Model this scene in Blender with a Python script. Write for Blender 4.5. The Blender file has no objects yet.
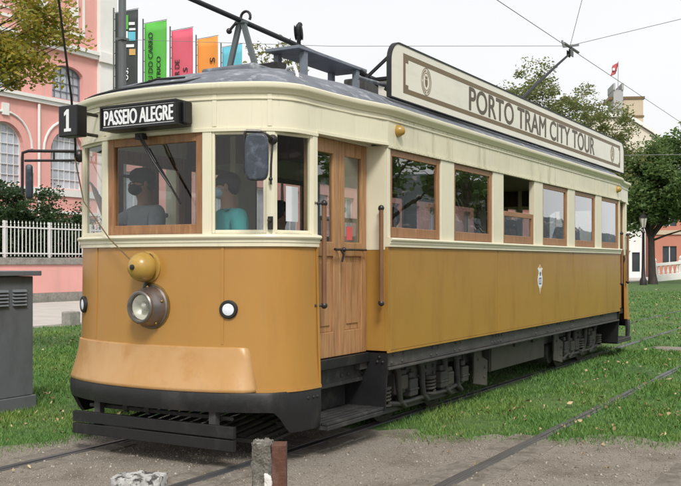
import bpy, bmesh, math, random
import numpy as np
from mathutils import Vector, Matrix
from mathutils.geometry import tessellate_polygon

random.seed(7)
rng = np.random.default_rng(11)
S = bpy.context.scene
COL = S.collection
R = math.radians

# ------------------------------------------------------------------ camera
cam = bpy.data.cameras.new('camera')
cam.sensor_width = 36.0
cam.lens = 50.2
cam.shift_y = 19.0 / 681.0
cam.clip_start = 0.1
cam.clip_end = 3000
cam_o = bpy.data.objects.new('camera', cam)
COL.objects.link(cam_o)
cam_o.location = (4.83, -5.44, 1.5)
cam_o.rotation_euler = (R(90), 0, R(30.07))
S.camera = cam_o
S.render.resolution_x = 1024
S.render.resolution_y = 731

# ------------------------------------------------------------------ daylight (bright overcast)
SUN_DIR = Vector((0.62, -0.78, 1.05)).normalized()
SUN_EL = math.asin(SUN_DIR.z)
SUN_AZ = math.atan2(SUN_DIR.x, SUN_DIR.y)
world = bpy.data.worlds.new('World')
S.world = world
world.use_nodes = True
wn = world.node_tree.nodes
wl = world.node_tree.links
for n in list(wn):
    wn.remove(n)
w_out = wn.new('ShaderNodeOutputWorld')
w_bg = wn.new('ShaderNodeBackground')
w_sky = wn.new('ShaderNodeTexSky')
w_sky.sky_type = 'NISHITA'
w_sky.sun_disc = False
w_sky.sun_elevation = SUN_EL
w_sky.sun_rotation = SUN_AZ
w_sky.dust_density = 4.0
w_hs = wn.new('ShaderNodeHueSaturation')
w_hs.inputs['Saturation'].default_value = 0.12
w_mix = wn.new('ShaderNodeMix')
w_mix.data_type = 'RGBA'
w_mix.inputs['Factor'].default_value = 0.82
w_mix.inputs['B'].default_value = (5.7, 5.75, 5.85, 1)      # the cloud layer
wl.new(w_sky.outputs['Color'], w_hs.inputs['Color'])
wl.new(w_hs.outputs['Color'], w_mix.inputs['A'])
wl.new(w_mix.outputs['Result'], w_bg.inputs['Color'])
wl.new(w_bg.outputs['Background'], w_out.inputs['Surface'])
w_bg.inputs['Strength'].default_value = 0.10

sun = bpy.data.lights.new('sun', 'SUN')
sun.energy = 1.5
sun.angle = R(14)
sun.color = (1.0, 0.96, 0.90)
sun_o = bpy.data.objects.new('sun', sun)
COL.objects.link(sun_o)
sun_o.rotation_euler = (-SUN_DIR).to_track_quat('-Z', 'Y').to_euler()
sun_o.location = (0, -20, 30)

S.view_settings.view_transform = 'Standard'
S.view_settings.look = 'None'
S.view_settings.exposure = 0.82
S.view_settings.gamma = 1.0
S.view_settings.use_curve_mapping = False
S.render.engine = 'CYCLES'
w_cl = wn.new('ShaderNodeTexNoise')      # faint tone in the cloud layer
w_cl.inputs['Scale'].default_value = 1.6
w_cl.inputs['Detail'].default_value = 5
w_tc = wn.new('ShaderNodeTexCoord')
w_mp = wn.new('ShaderNodeMapping')
w_mp.inputs['Scale'].default_value = (1, 1, 2.6)
w_cr = wn.new('ShaderNodeMapRange')
w_cr.inputs['From Min'].default_value = 0.3
w_cr.inputs['From Max'].default_value = 0.7
w_cr.inputs['To Min'].default_value = 0.97
w_cr.inputs['To Max'].default_value = 1.03
w_mu = wn.new('ShaderNodeMix')
w_mu.data_type = 'RGBA'
w_mu.blend_type = 'MULTIPLY'
w_mu.inputs['Factor'].default_value = 1.0
wl.new(w_tc.outputs['Generated'], w_mp.inputs['Vector'])
wl.new(w_mp.outputs['Vector'], w_cl.inputs['Vector'])
wl.new(w_cl.outputs['Fac'], w_cr.inputs['Value'])
wl.new(w_mix.outputs['Result'], w_mu.inputs['A'])
wl.new(w_cr.outputs['Result'], w_mu.inputs['B'])
wl.new(w_mu.outputs['Result'], w_bg.inputs['Color'])
S.cycles.max_bounces = 8
S.cycles.transparent_max_bounces = 24


# ------------------------------------------------------------------ materials
def lin(r, g, b):
    f = lambda c: (c / 255 / 12.92) if c / 255 <= 0.04045 else ((c / 255 + 0.055) / 1.055) ** 2.4
    return (f(r), f(g), f(b))


def M(name, col, rough=0.5, metal=0.0, var=0.18, scale=3.0, bump=0.0, bscale=60.0, col2=None,
      stretch=(1, 1, 1), spec=0.5, detail=6.0, fac=(0.35, 0.7), island=False, rvar=0.0):
    m = bpy.data.materials.new(name)
    m.use_nodes = True
    nt = m.node_tree
    N, Lk = nt.nodes, nt.links
    p = N['Principled BSDF']
    p.inputs['Roughness'].default_value = rough
    p.inputs['Metallic'].default_value = metal
    p.inputs['Specular IOR Level'].default_value = spec
    c2 = col2 if col2 else tuple(c * (1 - var) for c in col)
    tc = N.new('ShaderNodeTexCoord')
    mp = N.new('ShaderNodeMapping')
    mp.inputs['Scale'].default_value = stretch
    Lk.new(tc.outputs['Object'], mp.inputs['Vector'])
    nz = N.new('ShaderNodeTexNoise')
    nz.inputs['Scale'].default_value = scale
    nz.inputs['Detail'].default_value = detail
    nz.inputs['Roughness'].default_value = 0.62
    Lk.new(mp.outputs['Vector'], nz.inputs['Vector'])
    mr = N.new('ShaderNodeMapRange')
    mr.inputs['From Min'].default_value = fac[0]
    mr.inputs['From Max'].default_value = fac[1]
    if island:
        geo = N.new('ShaderNodeNewGeometry')
        mr.inputs['From Min'].default_value = 0.0
        mr.inputs['From Max'].default_value = 1.0
        Lk.new(geo.outputs['Random Per Island'], mr.inputs['Value'])
    else:
        Lk.new(nz.outputs['Fac'], mr.inputs['Value'])
    mx = N.new('ShaderNodeMix')
    mx.data_type = 'RGBA'
    mx.inputs['A'].default_value = (*col, 1)
    mx.inputs['B'].default_value = (*c2, 1)
    Lk.new(mr.outputs['Result'], mx.inputs['Factor'])
    Lk.new(mx.outputs['Result'], p.inputs['Base Color'])
    if rvar:
        m2 = N.new('ShaderNodeMapRange')
        m2.inputs['To Min'].default_value = max(0.02, rough - rvar)
        m2.inputs['To Max'].default_value = min(1, rough + rvar)
        Lk.new(nz.outputs['Fac'], m2.inputs['Value'])
        Lk.new(m2.outputs['Result'], p.inputs['Roughness'])
    if bump:
        nb = N.new('ShaderNodeTexNoise')
        nb.inputs['Scale'].default_value = bscale
        nb.inputs['Detail'].default_value = 5
        Lk.new(mp.outputs['Vector'], nb.inputs['Vector'])
        bp = N.new('ShaderNodeBump')
        bp.inputs['Strength'].default_value = bump
        bp.inputs['Distance'].default_value = 0.02
        Lk.new(nb.outputs['Fac'], bp.inputs['Height'])
        Lk.new(bp.outputs['Normal'], p.inputs['Normal'])
    m['mix'] = 1
    return m


def add_stain(m, col, scale, stretch, lo, hi, amount=1.0):
    """a second, patchy coat over the base colour: dirt, rust, lichen, worn paint"""
    nt = m.node_tree
    N, Lk = nt.nodes, nt.links
    p = N['Principled BSDF']
    src = p.inputs['Base Color'].links[0].from_socket
    tc = N.new('ShaderNodeTexCoord')
    mp = N.new('ShaderNodeMapping')
    mp.inputs['Scale'].default_value = stretch
    mp.inputs['Location'].default_value = (3.1, 7.7, 1.3)
    nz = N.new('ShaderNodeTexNoise')
    nz.inputs['Scale'].default_value = scale
    nz.inputs['Detail'].default_value = 7
    nz.inputs['Roughness'].default_value = 0.65
    mr = N.new('ShaderNodeMapRange')
    mr.inputs['From Min'].default_value = lo
    mr.inputs['From Max'].default_value = hi
    mr.inputs['To Max'].default_value = amount
    mx = N.new('ShaderNodeMix')
    mx.data_type = 'RGBA'
    mx.inputs['B'].default_value = (*col, 1)
    Lk.new(tc.outputs['Object'], mp.inputs['Vector'])
    Lk.new(mp.outputs['Vector'], nz.inputs['Vector'])
    Lk.new(nz.outputs['Fac'], mr.inputs['Value'])
    Lk.new(mr.outputs['Result'], mx.inputs['Factor'])
    Lk.new(src, mx.inputs['A'])
    Lk.new(mx.outputs['Result'], p.inputs['Base Color'])
    return m


def glass(name, tint=(0.86, 0.89, 0.88), boost=1.5, rough=0.01):
    m = bpy.data.materials.new(name)
    m.use_nodes = True
    nt = m.node_tree
    N, Lk = nt.nodes, nt.links
    N.remove(N['Principled BSDF'])
    tr = N.new('ShaderNodeBsdfTransparent')
    tr.inputs['Color'].default_value = (*tint, 1)
    gl = N.new('ShaderNodeBsdfGlossy')
    gl.inputs['Roughness'].default_value = rough
    tc = N.new('ShaderNodeTexCoord')
    nz = N.new('ShaderNodeTexNoise')
    nz.inputs['Scale'].default_value = 2.2
    bp = N.new('ShaderNodeBump')
    bp.inputs['Strength'].default_value = 0.05
    bp.inputs['Distance'].default_value = 0.02
    Lk.new(tc.outputs['Object'], nz.inputs['Vector'])
    Lk.new(nz.outputs['Fac'], bp.inputs['Height'])
    Lk.new(bp.outputs['Normal'], gl.inputs['Normal'])
    fr = N.new('ShaderNodeFresnel')
    fr.inputs['IOR'].default_value = 1.5
    mu = N.new('ShaderNodeMath')
    mu.operation = 'MULTIPLY'
    mu.use_clamp = True
    mu.inputs[1].default_value = boost
    geo = N.new('ShaderNodeNewGeometry')      # only the face turned to the ray mirrors; its back just lets light out
    inv = N.new('ShaderNodeMath')
    inv.operation = 'SUBTRACT'
    inv.inputs[0].default_value = 1.0
    Lk.new(geo.outputs['Backfacing'], inv.inputs[1])
    mm = N.new('ShaderNodeMath')
    mm.operation = 'MULTIPLY'
    Lk.new(mu.outputs[0], mm.inputs[0])
    Lk.new(inv.outputs[0], mm.inputs[1])
    mx = N.new('ShaderNodeMixShader')
    Lk.new(fr.outputs['Fac'], mu.inputs[0])
    Lk.new(mm.outputs[0], mx.inputs['Fac'])
    Lk.new(tr.outputs[0], mx.inputs[1])
    Lk.new(gl.outputs[0], mx.inputs[2])
    Lk.new(mx.outputs[0], N['Material Output'].inputs['Surface'])
    return m


MT = {}
MT['cream'] = add_stain(M('cream_paint', (0.74, 0.695, 0.525), 0.34, var=0.10, scale=1.3, bump=0.03, bscale=9, rvar=0.1),
                        (0.42, 0.38, 0.22), 3.0, (6, 6, 0.8), 0.60, 0.80, 0.55)
MT['cream_dirty'] = add_stain(M('cream_paint_weathered', (0.72, 0.675, 0.50), 0.36, var=0.14, scale=2.0, bump=0.04, bscale=9, rvar=0.1),
                              (0.33, 0.30, 0.17), 2.2, (1, 5, 0.7), 0.52, 0.74, 0.7)
MT['ochre'] = add_stain(M('ochre_paint', (0.43, 0.222, 0.054), 0.25, var=0.10, scale=0.9, bump=0.035, bscale=5, rvar=0.08),
                        (0.34, 0.16, 0.045), 2.2, (3, 3, 0.6), 0.56, 0.82, 0.55)
MT['ochre_side'] = add_stain(M('ochre_paint_side', (0.405, 0.222, 0.050), 0.17, var=0.12, scale=0.8, bump=0.13, bscale=1.6, rvar=0.08),
                             (0.25, 0.125, 0.028), 1.5, (3, 2, 0.6), 0.50, 0.78, 0.65)
MT['ochre_worn'] = add_stain(M('ochre_paint_worn', (0.47, 0.255, 0.088), 0.36, col2=(0.52, 0.315, 0.145), scale=2.2, bump=0.05, bscale=6, rvar=0.1), (0.40, 0.19, 0.05), 3.5, (1, 1, 1), 0.54, 0.7, 0.7)
MT['bell_ochre'] = M('bell_paint', (0.44, 0.27, 0.06), 0.28, var=0.2, scale=9, bump=0.03)
MT['black'] = add_stain(M('black_paint', (0.012, 0.012, 0.013), 0.5, var=0.3, scale=6, bump=0.08, bscale=30),
                        (0.040, 0.037, 0.033), 5, (1, 1, 0.5), 0.54, 0.75, 0.8)
MT['black_worn'] = add_stain(M('worn_black_steel', (0.030, 0.030, 0.031), 0.5, var=0.3, scale=6, bump=0.1, bscale=30), (0.085, 0.08, 0.07), 7, (1, 1, 1), 0.5, 0.72, 0.8)
MT['sign_black'] = M('sign_black', (0.012, 0.012, 0.013), 0.4, var=0.3, scale=6)
MT['under'] = add_stain(M('grimy_steel', (0.060, 0.058, 0.055), 0.62, var=0.35, scale=7, bump=0.15, bscale=40),
                        (0.10, 0.085, 0.065), 6, (1, 1, 1), 0.52, 0.74, 0.8)
MT['underlight'] = add_stain(M('grey_steel_box', (0.085, 0.077, 0.066), 0.6, var=0.25, scale=5, bump=0.1, bscale=30),
                             (0.05, 0.045, 0.04), 5, (1, 1, 1), 0.5, 0.75, 0.8)
MT['roof'] = add_stain(M('roof_canvas', (0.17, 0.185, 0.215), 0.62, var=0.45, scale=4, bump=0.12, bscale=14),
                       (0.42, 0.43, 0.45), 9, (1, 1, 1), 0.54, 0.68, 0.8)
MT['slate'] = M('grey_board', (0.20, 0.225, 0.27), 0.6, var=0.25, scale=8, bump=0.08)
MT['wood'] = add_stain(M('varnished_wood', (0.33, 0.165, 0.075), 0.42, col2=(0.22, 0.10, 0.042), scale=6, stretch=(7, 7, 0.7), bump=0.06, bscale=30),
                       (0.44, 0.27, 0.14), 4, (5, 5, 1.0), 0.55, 0.76, 0.7)
MT['door_wood'] = add_stain(M('door_wood', (0.45, 0.255, 0.118), 0.45, col2=(0.30, 0.145, 0.06), scale=5, stretch=(9, 9, 0.6), bump=0.06, bscale=30),
                            (0.17, 0.075, 0.032), 3.2, (5, 5, 0.5), 0.50, 0.70, 0.75)
MT['pole_wood'] = M('pole_wood', (0.16, 0.075, 0.035), 0.4, col2=(0.25, 0.13, 0.06), scale=4, stretch=(4, 4, 0.8))
MT['dark_wood'] = M('dark_wood', (0.13, 0.066, 0.034), 0.5, col2=(0.08, 0.038, 0.02), scale=5, stretch=(6, 6, 0.8))
MT['ceiling'] = M('ceiling_paint', (0.55, 0.52, 0.44), 0.6, var=0.15, scale=2)
MT['glass'] = glass('window_glass', tint=(0.95, 0.965, 0.96), boost=1.5)
MT['glass_side'] = glass('window_glass_side', tint=(0.84, 0.86, 0.86), boost=3.2)
MT['lampglass'] = M('lamp_glass', (0.62, 0.60, 0.52), 0.08, var=0.35, scale=14, spec=0.8)
MT['reflector'] = M('reflector', (0.80, 0.76, 0.66), 0.40, metal=0.35, var=0.2, scale=10)
MT['white_lens'] = M('white_lens', (0.78, 0.82, 0.88), 0.2, var=0.06, scale=10)
MT['iron'] = M('dark_iron', (0.055, 0.050, 0.050), 0.35, metal=0.6, var=0.4, scale=10, bump=0.05)
MT['lamp_metal'] = add_stain(M('lamp_metal', (0.23, 0.205, 0.195), 0.34, metal=0.7, var=0.35, scale=8),
                             (0.19, 0.10, 0.05), 7, (1, 1, 1), 0.52, 0.72, 0.6)
MT['brass'] = M('brass', (0.30, 0.19, 0.06), 0.35, metal=0.7, var=0.3, scale=9)
MT['white_paint'] = M('white_paint', (0.78, 0.78, 0.76), 0.4, var=0.08, scale=4)
MT['board'] = add_stain(M('sign_board_face', (0.76, 0.725, 0.62), 0.25, var=0.07, scale=1.5, rvar=0.06),
                        (0.50, 0.47, 0.38), 2, (2, 0.6, 3), 0.55, 0.8, 0.5)
MT['brown_ink'] = M('brown_ink', (0.16, 0.105, 0.042), 0.4, var=0.12, scale=6)
MT['dark_ink'] = M('dark_ink', (0.085, 0.058, 0.028), 0.4, var=0.12, scale=6)
MT['white_ink'] = M('white_ink', (0.80, 0.81, 0.82), 0.45, var=0.08, scale=8)
MT['black_ink'] = M('black_ink', (0.012, 0.014, 0.012), 0.5, var=0.1, scale=8)
MT['blue_ink'] = M('blue_ink', (0.05, 0.075, 0.17), 0.4, var=0.1, scale=8)
MT['gold_ink'] = M('gold_ink', (0.60, 0.36, 0.12), 0.4, var=0.1, scale=8)
MT['rubber'] = M('rubber', (0.016, 0.016, 0.018), 0.55, var=0.3, scale=12)
MT['mirror_shell'] = add_stain(M('mirror_shell', (0.045, 0.055, 0.075), 0.35, var=0.3, scale=10, bump=0.05),
                               (0.16, 0.19, 0.24), 12, (1, 1, 1), 0.55, 0.72, 0.6)
MT['mirror'] = M('mirror_face', (0.6, 0.63, 0.66), 0.04, metal=1.0, var=0.05, scale=4)
MT['wheel'] = M('wheel_steel', (0.07, 0.06, 0.052), 0.5, metal=0.5, var=0.3, scale=8, bump=0.05)
MT['rail'] = M('rail_steel', (0.15, 0.15, 0.155), 0.42, metal=0.55, var=0.35, scale=3, stretch=(4, 0.8, 1))
MT['cabinet'] = add_stain(M('cabinet_paint', (0.155, 0.168, 0.182), 0.42, var=0.15, scale=3, bump=0.03),
                          (0.085, 0.09, 0.095), 4, (1, 1, 0.4), 0.50, 0.72, 0.7)
MT['cabinet_light'] = M('cabinet_louvre_paint', (0.17, 0.185, 0.20), 0.4, var=0.1, scale=6)
MT['pink'] = add_stain(M('pink_render', (0.80, 0.395, 0.355), 0.85, var=0.10, scale=0.7, bump=0.08, bscale=25),
                       (0.62, 0.34, 0.305), 0.6, (2, 2, 0.35), 0.50, 0.72, 0.75)
MT['white_stucco'] = add_stain(M('white_stucco', (0.80, 0.79, 0.76), 0.8, var=0.08, scale=1),
                               (0.52, 0.51, 0.47), 1.2, (1, 1, 0.4), 0.55, 0.8, 0.4)
MT['granite'] = add_stain(M('granite', (0.33, 0.31, 0.28), 0.85, var=0.35, scale=12, bump=0.25, bscale=60),
                          (0.12, 0.11, 0.09), 3, (1, 1, 1), 0.5, 0.72, 0.7)
MT['fence_white'] = M('fence_paint', (0.74, 0.73, 0.72), 0.5, var=0.1, scale=4)
MT['pane_grey'] = M('pane_grey', (0.52, 0.56, 0.62), 0.10, var=0.35, scale=0.9, spec=0.7)
MT['steel_pole'] = add_stain(M('steel_pole', (0.115, 0.130, 0.135), 0.5, var=0.15, scale=5), (0.07, 0.08, 0.08), 4, (1, 1, 0.3), 0.5, 0.75, 0.6)
MT['wire'] = M('wire', (0.22, 0.22, 0.225), 0.5, var=0.2, scale=2)
MT['rope'] = M('rope', (0.030, 0.024, 0.022), 0.8, var=0.3, scale=30)
MT['cord'] = M('cord', (0.16, 0.11, 0.05), 0.8, var=0.3, scale=30)
MT['green_b'] = M('green_banner', (0.10, 0.46, 0.06), 0.65, var=0.14, scale=2)
MT['pink_b'] = M('pink_banner', (0.68, 0.105, 0.165), 0.65, var=0.12, scale=2)
MT['orange_b'] = M('orange_banner', (0.80, 0.30, 0.05), 0.65, var=0.12, scale=2)
MT['blue_b'] = M('blue_banner', (0.12, 0.48, 0.60), 0.65, var=0.12, scale=2)
MT['dark_b'] = M('dark_banner', (0.035, 0.043, 0.042), 0.65, var=0.2, scale=2)
MT['red_flag'] = M('red_flag', (0.50, 0.09, 0.10), 0.7, var=0.25, scale=4)
MT['bark'] = add_stain(M('bark', (0.050, 0.040, 0.032), 0.9, var=0.45, scale=9, stretch=(3, 3, 0.6), bump=0.4, bscale=20),
                       (0.10, 0.095, 0.08), 4, (1, 1, 0.5), 0.5, 0.75, 0.7)
MT['leaf_y'] = M('leaves_yellowing', (0.17, 0.23, 0.034), 0.55, island=True, col2=(0.52, 0.38, 0.06))
MT['leaf_g'] = M('leaves_green', (0.075, 0.150, 0.042), 0.6, island=True, col2=(0.190, 0.270, 0.085))
MT['leaf_d'] = M('leaves_dark', (0.020, 0.050, 0.016), 0.4, island=True, col2=(0.060, 0.115, 0.036))
MT['leaf_p'] = M('leaves_pale', (0.125, 0.185, 0.055), 0.6, island=True, col2=(0.27, 0.26, 0.10))
for q_ in ('leaf_y', 'leaf_g', 'leaf_d', 'leaf_p'):
    nt_ = MT[q_].node_tree
    p_ = nt_.nodes['Principled BSDF']
    tl = nt_.nodes.new('ShaderNodeBsdfTranslucent')
    ms_ = nt_.nodes.new('ShaderNodeMixShader')
    ms_.inputs['Fac'].default_value = 0.48
    nt_.links.new(p_.inputs['Base Color'].links[0].from_socket, tl.inputs['Color'])
    nt_.links.new(p_.outputs[0], ms_.inputs[1])
    nt_.links.new(tl.outputs[0], ms_.inputs[2])
    nt_.links.new(ms_.outputs[0], nt_.nodes['Material Output'].inputs['Surface'])
MT['blade'] = M('grass_blades', (0.045, 0.135, 0.020), 0.6, island=True, col2=(0.115, 0.235, 0.042))
add_stain(MT['blade'], (0.185, 0.255, 0.045), 0.55, (1, 1, 1), 0.46, 0.66, 0.75)
add_stain(MT['blade'], (0.16, 0.13, 0.05), 1.7, (1, 1, 1), 0.60, 0.74, 0.55)
MT['soil_grass'] = add_stain(add_stain(M('lawn', (0.048, 0.112, 0.020), 0.9, col2=(0.09, 0.16, 0.034), scale=0.8, bump=0.6, bscale=30, detail=10),
                             (0.085, 0.075, 0.035), 0.55, (1, 1, 1), 0.56, 0.72, 0.8), (0.02, 0.045, 0.009), 6, (1, 1, 1), 0.5, 0.7, 0.7)
MT['fallen'] = M('dead_leaves', (0.50, 0.40, 0.22), 0.7, island=True, col2=(0.20, 0.10, 0.045))
MT['pebble'] = M('pebbles', (0.40, 0.36, 0.30), 0.85, island=True, col2=(0.16, 0.13, 0.10))
MT['gravel'] = add_stain(add_stain(M('gravel', (0.31, 0.275, 0.228), 0.95, col2=(0.21, 0.182, 0.145), scale=70, bump=0.9, bscale=110, detail=4),
                         (0.125, 0.10, 0.072), 1.6, (1, 1, 1), 0.49, 0.68, 0.85), (0.36, 0.32, 0.26), 45, (1, 1, 1), 0.58, 0.66, 0.8)
MT['setts'] = add_stain(M('worn_setts', (0.23, 0.20, 0.165), 0.9, var=0.4, scale=22, bump=0.5, bscale=70), (0.10, 0.085, 0.06), 6, (1, 1, 1), 0.48, 0.66, 0.8)
MT['paving'] = M('pavement', (0.50, 0.47, 0.43), 0.9, var=0.2, scale=1.4, bump=0.2, bscale=30)
MT['stone_white'] = add_stain(M('lichen_stone', (0.50, 0.49, 0.47), 0.9, var=0.35, scale=18, bump=0.6, bscale=40),
                              (0.035, 0.034, 0.032), 16, (1, 1, 1), 0.50, 0.58, 0.95)
MT['concrete'] = add_stain(M('old_concrete', (0.20, 0.185, 0.155), 0.95, var=0.5, scale=30, bump=0.9, bscale=70),
                           (0.45, 0.43, 0.40), 13, (1, 1, 1), 0.56, 0.64, 0.9)
MT['plaster_chip'] = M('bare_chip', (0.72, 0.70, 0.66), 0.9, var=0.1, scale=20, bump=0.3)
MT['rust'] = add_stain(M('rusty_steel', (0.115, 0.045, 0.028), 0.8, var=0.4, scale=14, bump=0.3, bscale=60), (0.20, 0.12, 0.09), 9, (1, 1, 0.4), 0.5, 0.7, 0.8)
MT['beige'] = M('beige_render', (0.52, 0.44, 0.32), 0.85, var=0.08, scale=0.3)
MT['pale_render'] = M('pale_render', (0.70, 0.64, 0.54), 0.85, var=0.08, scale=0.3)
MT['grey_conc'] = M('grey_render', (0.40, 0.40, 0.40), 0.85, var=0.1, scale=0.3)
MT['salmon'] = M('salmon_render', (0.52, 0.215, 0.150), 0.85, var=0.1, scale=0.4)
MT['dark_pane'] = M('dark_pane', (0.05, 0.06, 0.07), 0.15, var=0.4, scale=0.8)
MT['hills'] = add_stain(M('far_bank', (0.075, 0.095, 0.105), 0.95, var=0.3, scale=0.03), (0.34, 0.31, 0.30), 0.10, (1, 1, 1.6), 0.56, 0.66, 0.9)
MT['river'] = M('river', (0.10, 0.12, 0.13), 0.12, var=0.2, scale=0.05)
MT['skin'] = M('skin', (0.42, 0.235, 0.160), 0.5, var=0.12, scale=12)
MT['skin_dark'] = M('skin_tanned', (0.30, 0.155, 0.095), 0.5, var=0.12, scale=12)
MT['tee_grey'] = M('grey_cotton', (0.26, 0.28, 0.31), 0.85, var=0.2, scale=10, bump=0.1)
MT['tee_teal'] = M('teal_cotton', (0.050, 0.32, 0.33), 0.85, var=0.2, scale=10, bump=0.1)
MT['cloth_dark'] = M('dark_cotton', (0.025, 0.026, 0.032), 0.85, var=0.3, scale=10)
MT['cloth_rust'] = M('rust_cotton', (0.30, 0.10, 0.045), 0.85, var=0.3, scale=10)
MT['hair_dark'] = M('dark_hair', (0.018, 0.013, 0.011), 0.5, var=0.4, scale=30)
MT['hair_brown'] = M('brown_hair', (0.075, 0.035, 0.018), 0.5, var=0.4, scale=30)
MT['mask_blue'] = M('blue_mask', (0.40, 0.56, 0.70), 0.8, var=0.1, scale=30)
MT['eye'] = M('eye', (0.02, 0.015, 0.012), 0.2, var=0.1, scale=5)
MT['paper'] = M('paper', (0.70, 0.71, 0.74), 0.8, var=0.06, scale=5)
MT['bird'] = M('bird_feathers', (0.022, 0.022, 0.026), 0.6, var=0.4, scale=40)
MT['red_sticker'] = M('red_sticker', (0.60, 0.10, 0.10), 0.5, var=0.1, scale=8)


for q_ in ('ochre', 'ochre_worn', 'ochre_side', 'cream', 'cream_dirty'):
    add_stain(MT[q_], (0.16, 0.10, 0.05), 42, (1, 1, 0.7), 0.735, 0.76, 0.75)       # chips
    add_stain(MT[q_], (0.26, 0.185, 0.10) if 'ochre' in q_ else (0.45, 0.41, 0.28), 9, (2.5, 2.5, 0.25), 0.58, 0.82, 0.38)   # run-down grime


# ------------------------------------------------------------------ mesh builder
class MB:
    def __init__(self):
        self.v = []
        self.f = []
        self.m = []
        self.mi = 0

    def add(self, vs, fs):
        b = len(self.v)
        self.v += [tuple(p) for p in vs]
        for f in fs:
            self.f.append(tuple(b + i for i in f))
            self.m.append(self.mi)
        return self

    def bx(self, x0, x1, y0, y1, z0, z1, T=None):
        vs = [Vector((x, y, z)) for z in (z0, z1) for y in (y0, y1) for x in (x0, x1)]
        if T:
            vs = [T @ p for p in vs]
        return self.add(vs, [(0, 2, 3, 1), (4, 5, 7, 6), (0, 1, 5, 4), (2, 6, 7, 3), (0, 4, 6, 2), (1, 3, 7, 5)])

    def cb(self, c, s, T=None):
        T2 = Matrix.Translation(c) @ (T if T else Matrix())
        return self.bx(-s[0] / 2, s[0] / 2, -s[1] / 2, s[1] / 2, -s[2] / 2, s[2] / 2, T2)

    def bar(self, a, b, w, h, up=(0, 0, 1)):
        a, b = Vector(a), Vector(b)
        d = b - a
        L = d.length
        x = d.normalized()
        u = Vector(up)
        if abs(x.dot(u)) > 0.98:
            u = Vector((0, 1, 0))
        y = u.cross(x).normalized()
        z = x.cross(y)
        T = Matrix((x, y, z)).transposed().to_4x4()
        T.translation = (a + b) / 2
        return self.bx(-L / 2, L / 2, -w / 2, w / 2, -h / 2, h / 2, T)

    def tube(self, pts, r, n=8, closed=False):
        pts = [Vector(p) for p in pts]
        k = len(pts)
        rs = r if isinstance(r, (list, tuple)) else [r] * k
        rows = []
        up = Vector((0.03, 0.02, 1)).normalized()
        prev = None
        for i, p in enumerate(pts):
            a = pts[i - 1] if i > 0 else (pts[-1] if closed else pts[i])
            b = pts[i + 1] if i < k - 1 else (pts[0] if closed else pts[i])
            t = (b - a)
            t = t.normalized() if t.length > 1e-9 else Vector((0, 0, 1))
            if prev is None:
                u = up if abs(t.dot(up)) < 0.95 else Vector((1, 0, 0))
                x = u.cross(t).normalized()
            else:
                x = (prev - t * prev.dot(t))
                x = x.normalized() if x.length > 1e-6 else Vector((1, 0, 0))
            prev = x
            y = t.cross(x)
            rows.append([p + (x * math.cos(2 * math.pi * j / n) + y * math.sin(2 * math.pi * j / n)) * rs[i] for j in range(n)])
        vs = [p for row in rows for p in row]
        fs = []
        for i in range(k if closed else k - 1):
            i2 = (i + 1) % k
            for j in range(n):
                fs.append((i * n + j, i * n + (j + 1) % n, i2 * n + (j + 1) % n, i2 * n + j))
        if not closed:
            fs.append(tuple(range(n))[::-1])
            fs.append(tuple((k - 1) * n + j for j in range(n)))
        return self.add(vs, fs)

    def lathe(self, prof, T=None, n=24):
        T = T or Matrix()
        vs, fs = [], []
        k = len(prof)
        for (r, z) in prof:
            for j in range(n):
                a = 2 * math.pi * j / n
                vs.append(T @ Vector((r * math.cos(a), r * math.sin(a), z)))
        for i in range(k - 1):
            for j in range(n):
                fs.append((i * n + j, i * n + (j + 1) % n, (i + 1) * n + (j + 1) % n, (i + 1) * n + j))
        fs.append(tuple(range(n))[::-1])
        fs.append(tuple((k - 1) * n + j for j in range(n)))
        return self.add(vs, fs)

    def ball(self, c, r, T=None, n=16, k=10):
        rx, ry, rz = r if isinstance(r, (list, tuple)) else (r, r, r)
        T = T or Matrix()
        prof = [(math.sin(math.pi * (i + 0.02) / (k + 0.04)), -math.cos(math.pi * (i + 0.02) / (k + 0.04))) for i in range(k + 1)]
        return self.lathe(prof, Matrix.Translation(c) @ T @ Matrix.Diagonal((rx, ry, rz, 1)), n)

    def prism(self, poly, depth, T=None):
        T = T or Matrix()
        k = len(poly)
        vs = [T @ Vector((p[0], p[1], 0)) for p in poly] + [T @ Vector((p[0], p[1], depth)) for p in poly]
        fs = [tuple(range(k))[::-1], tuple(range(k, 2 * k))]
        for i in range(k):
            j = (i + 1) % k
            fs.append((i, j, k + j, k + i))
        return self.add(vs, fs)

    def sweep(self, sec, path, closed=False):
        """sec: closed polygon of (offset outward, z); path: plan points travelled with the outside on the right"""
        P = [Vector((p[0], p[1])) for p in path]
        k = len(P)
        nrm = []
        for i in range(k):
            a = P[i - 1] if (i > 0 or closed) else P[i]
            b = P[(i + 1) % k] if (i < k - 1 or closed) else P[i]
            d1 = (P[i] - a)
            d2 = (b - P[i])
            d1 = d1.normalized() if d1.length > 1e-9 else d2.normalized()
            d2 = d2.normalized() if d2.length > 1e-9 else d1
            n1, n2 = Vector((d1.y, -d1.x)), Vector((d2.y, -d2.x))
            nn = (n1 + n2).normalized()
            nrm.append(nn / max(0.5, nn.dot(n1)))
        m = len(sec)
        vs = [(P[i].x + nrm[i].x * o, P[i].y + nrm[i].y * o, z) for i in range(k) for (o, z) in sec]
        fs = []
        for i in range(k if closed else k - 1):
            i2 = (i + 1) % k
            for j in range(m):
                j2 = (j + 1) % m
                fs.append((i * m + j, i * m + j2, i2 * m + j2, i2 * m + j))
        if not closed:
            fs.append(tuple(range(m))[::-1])
            fs.append(tuple((k - 1) * m + j for j in range(m)))
        return self.add(vs, fs)

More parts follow.
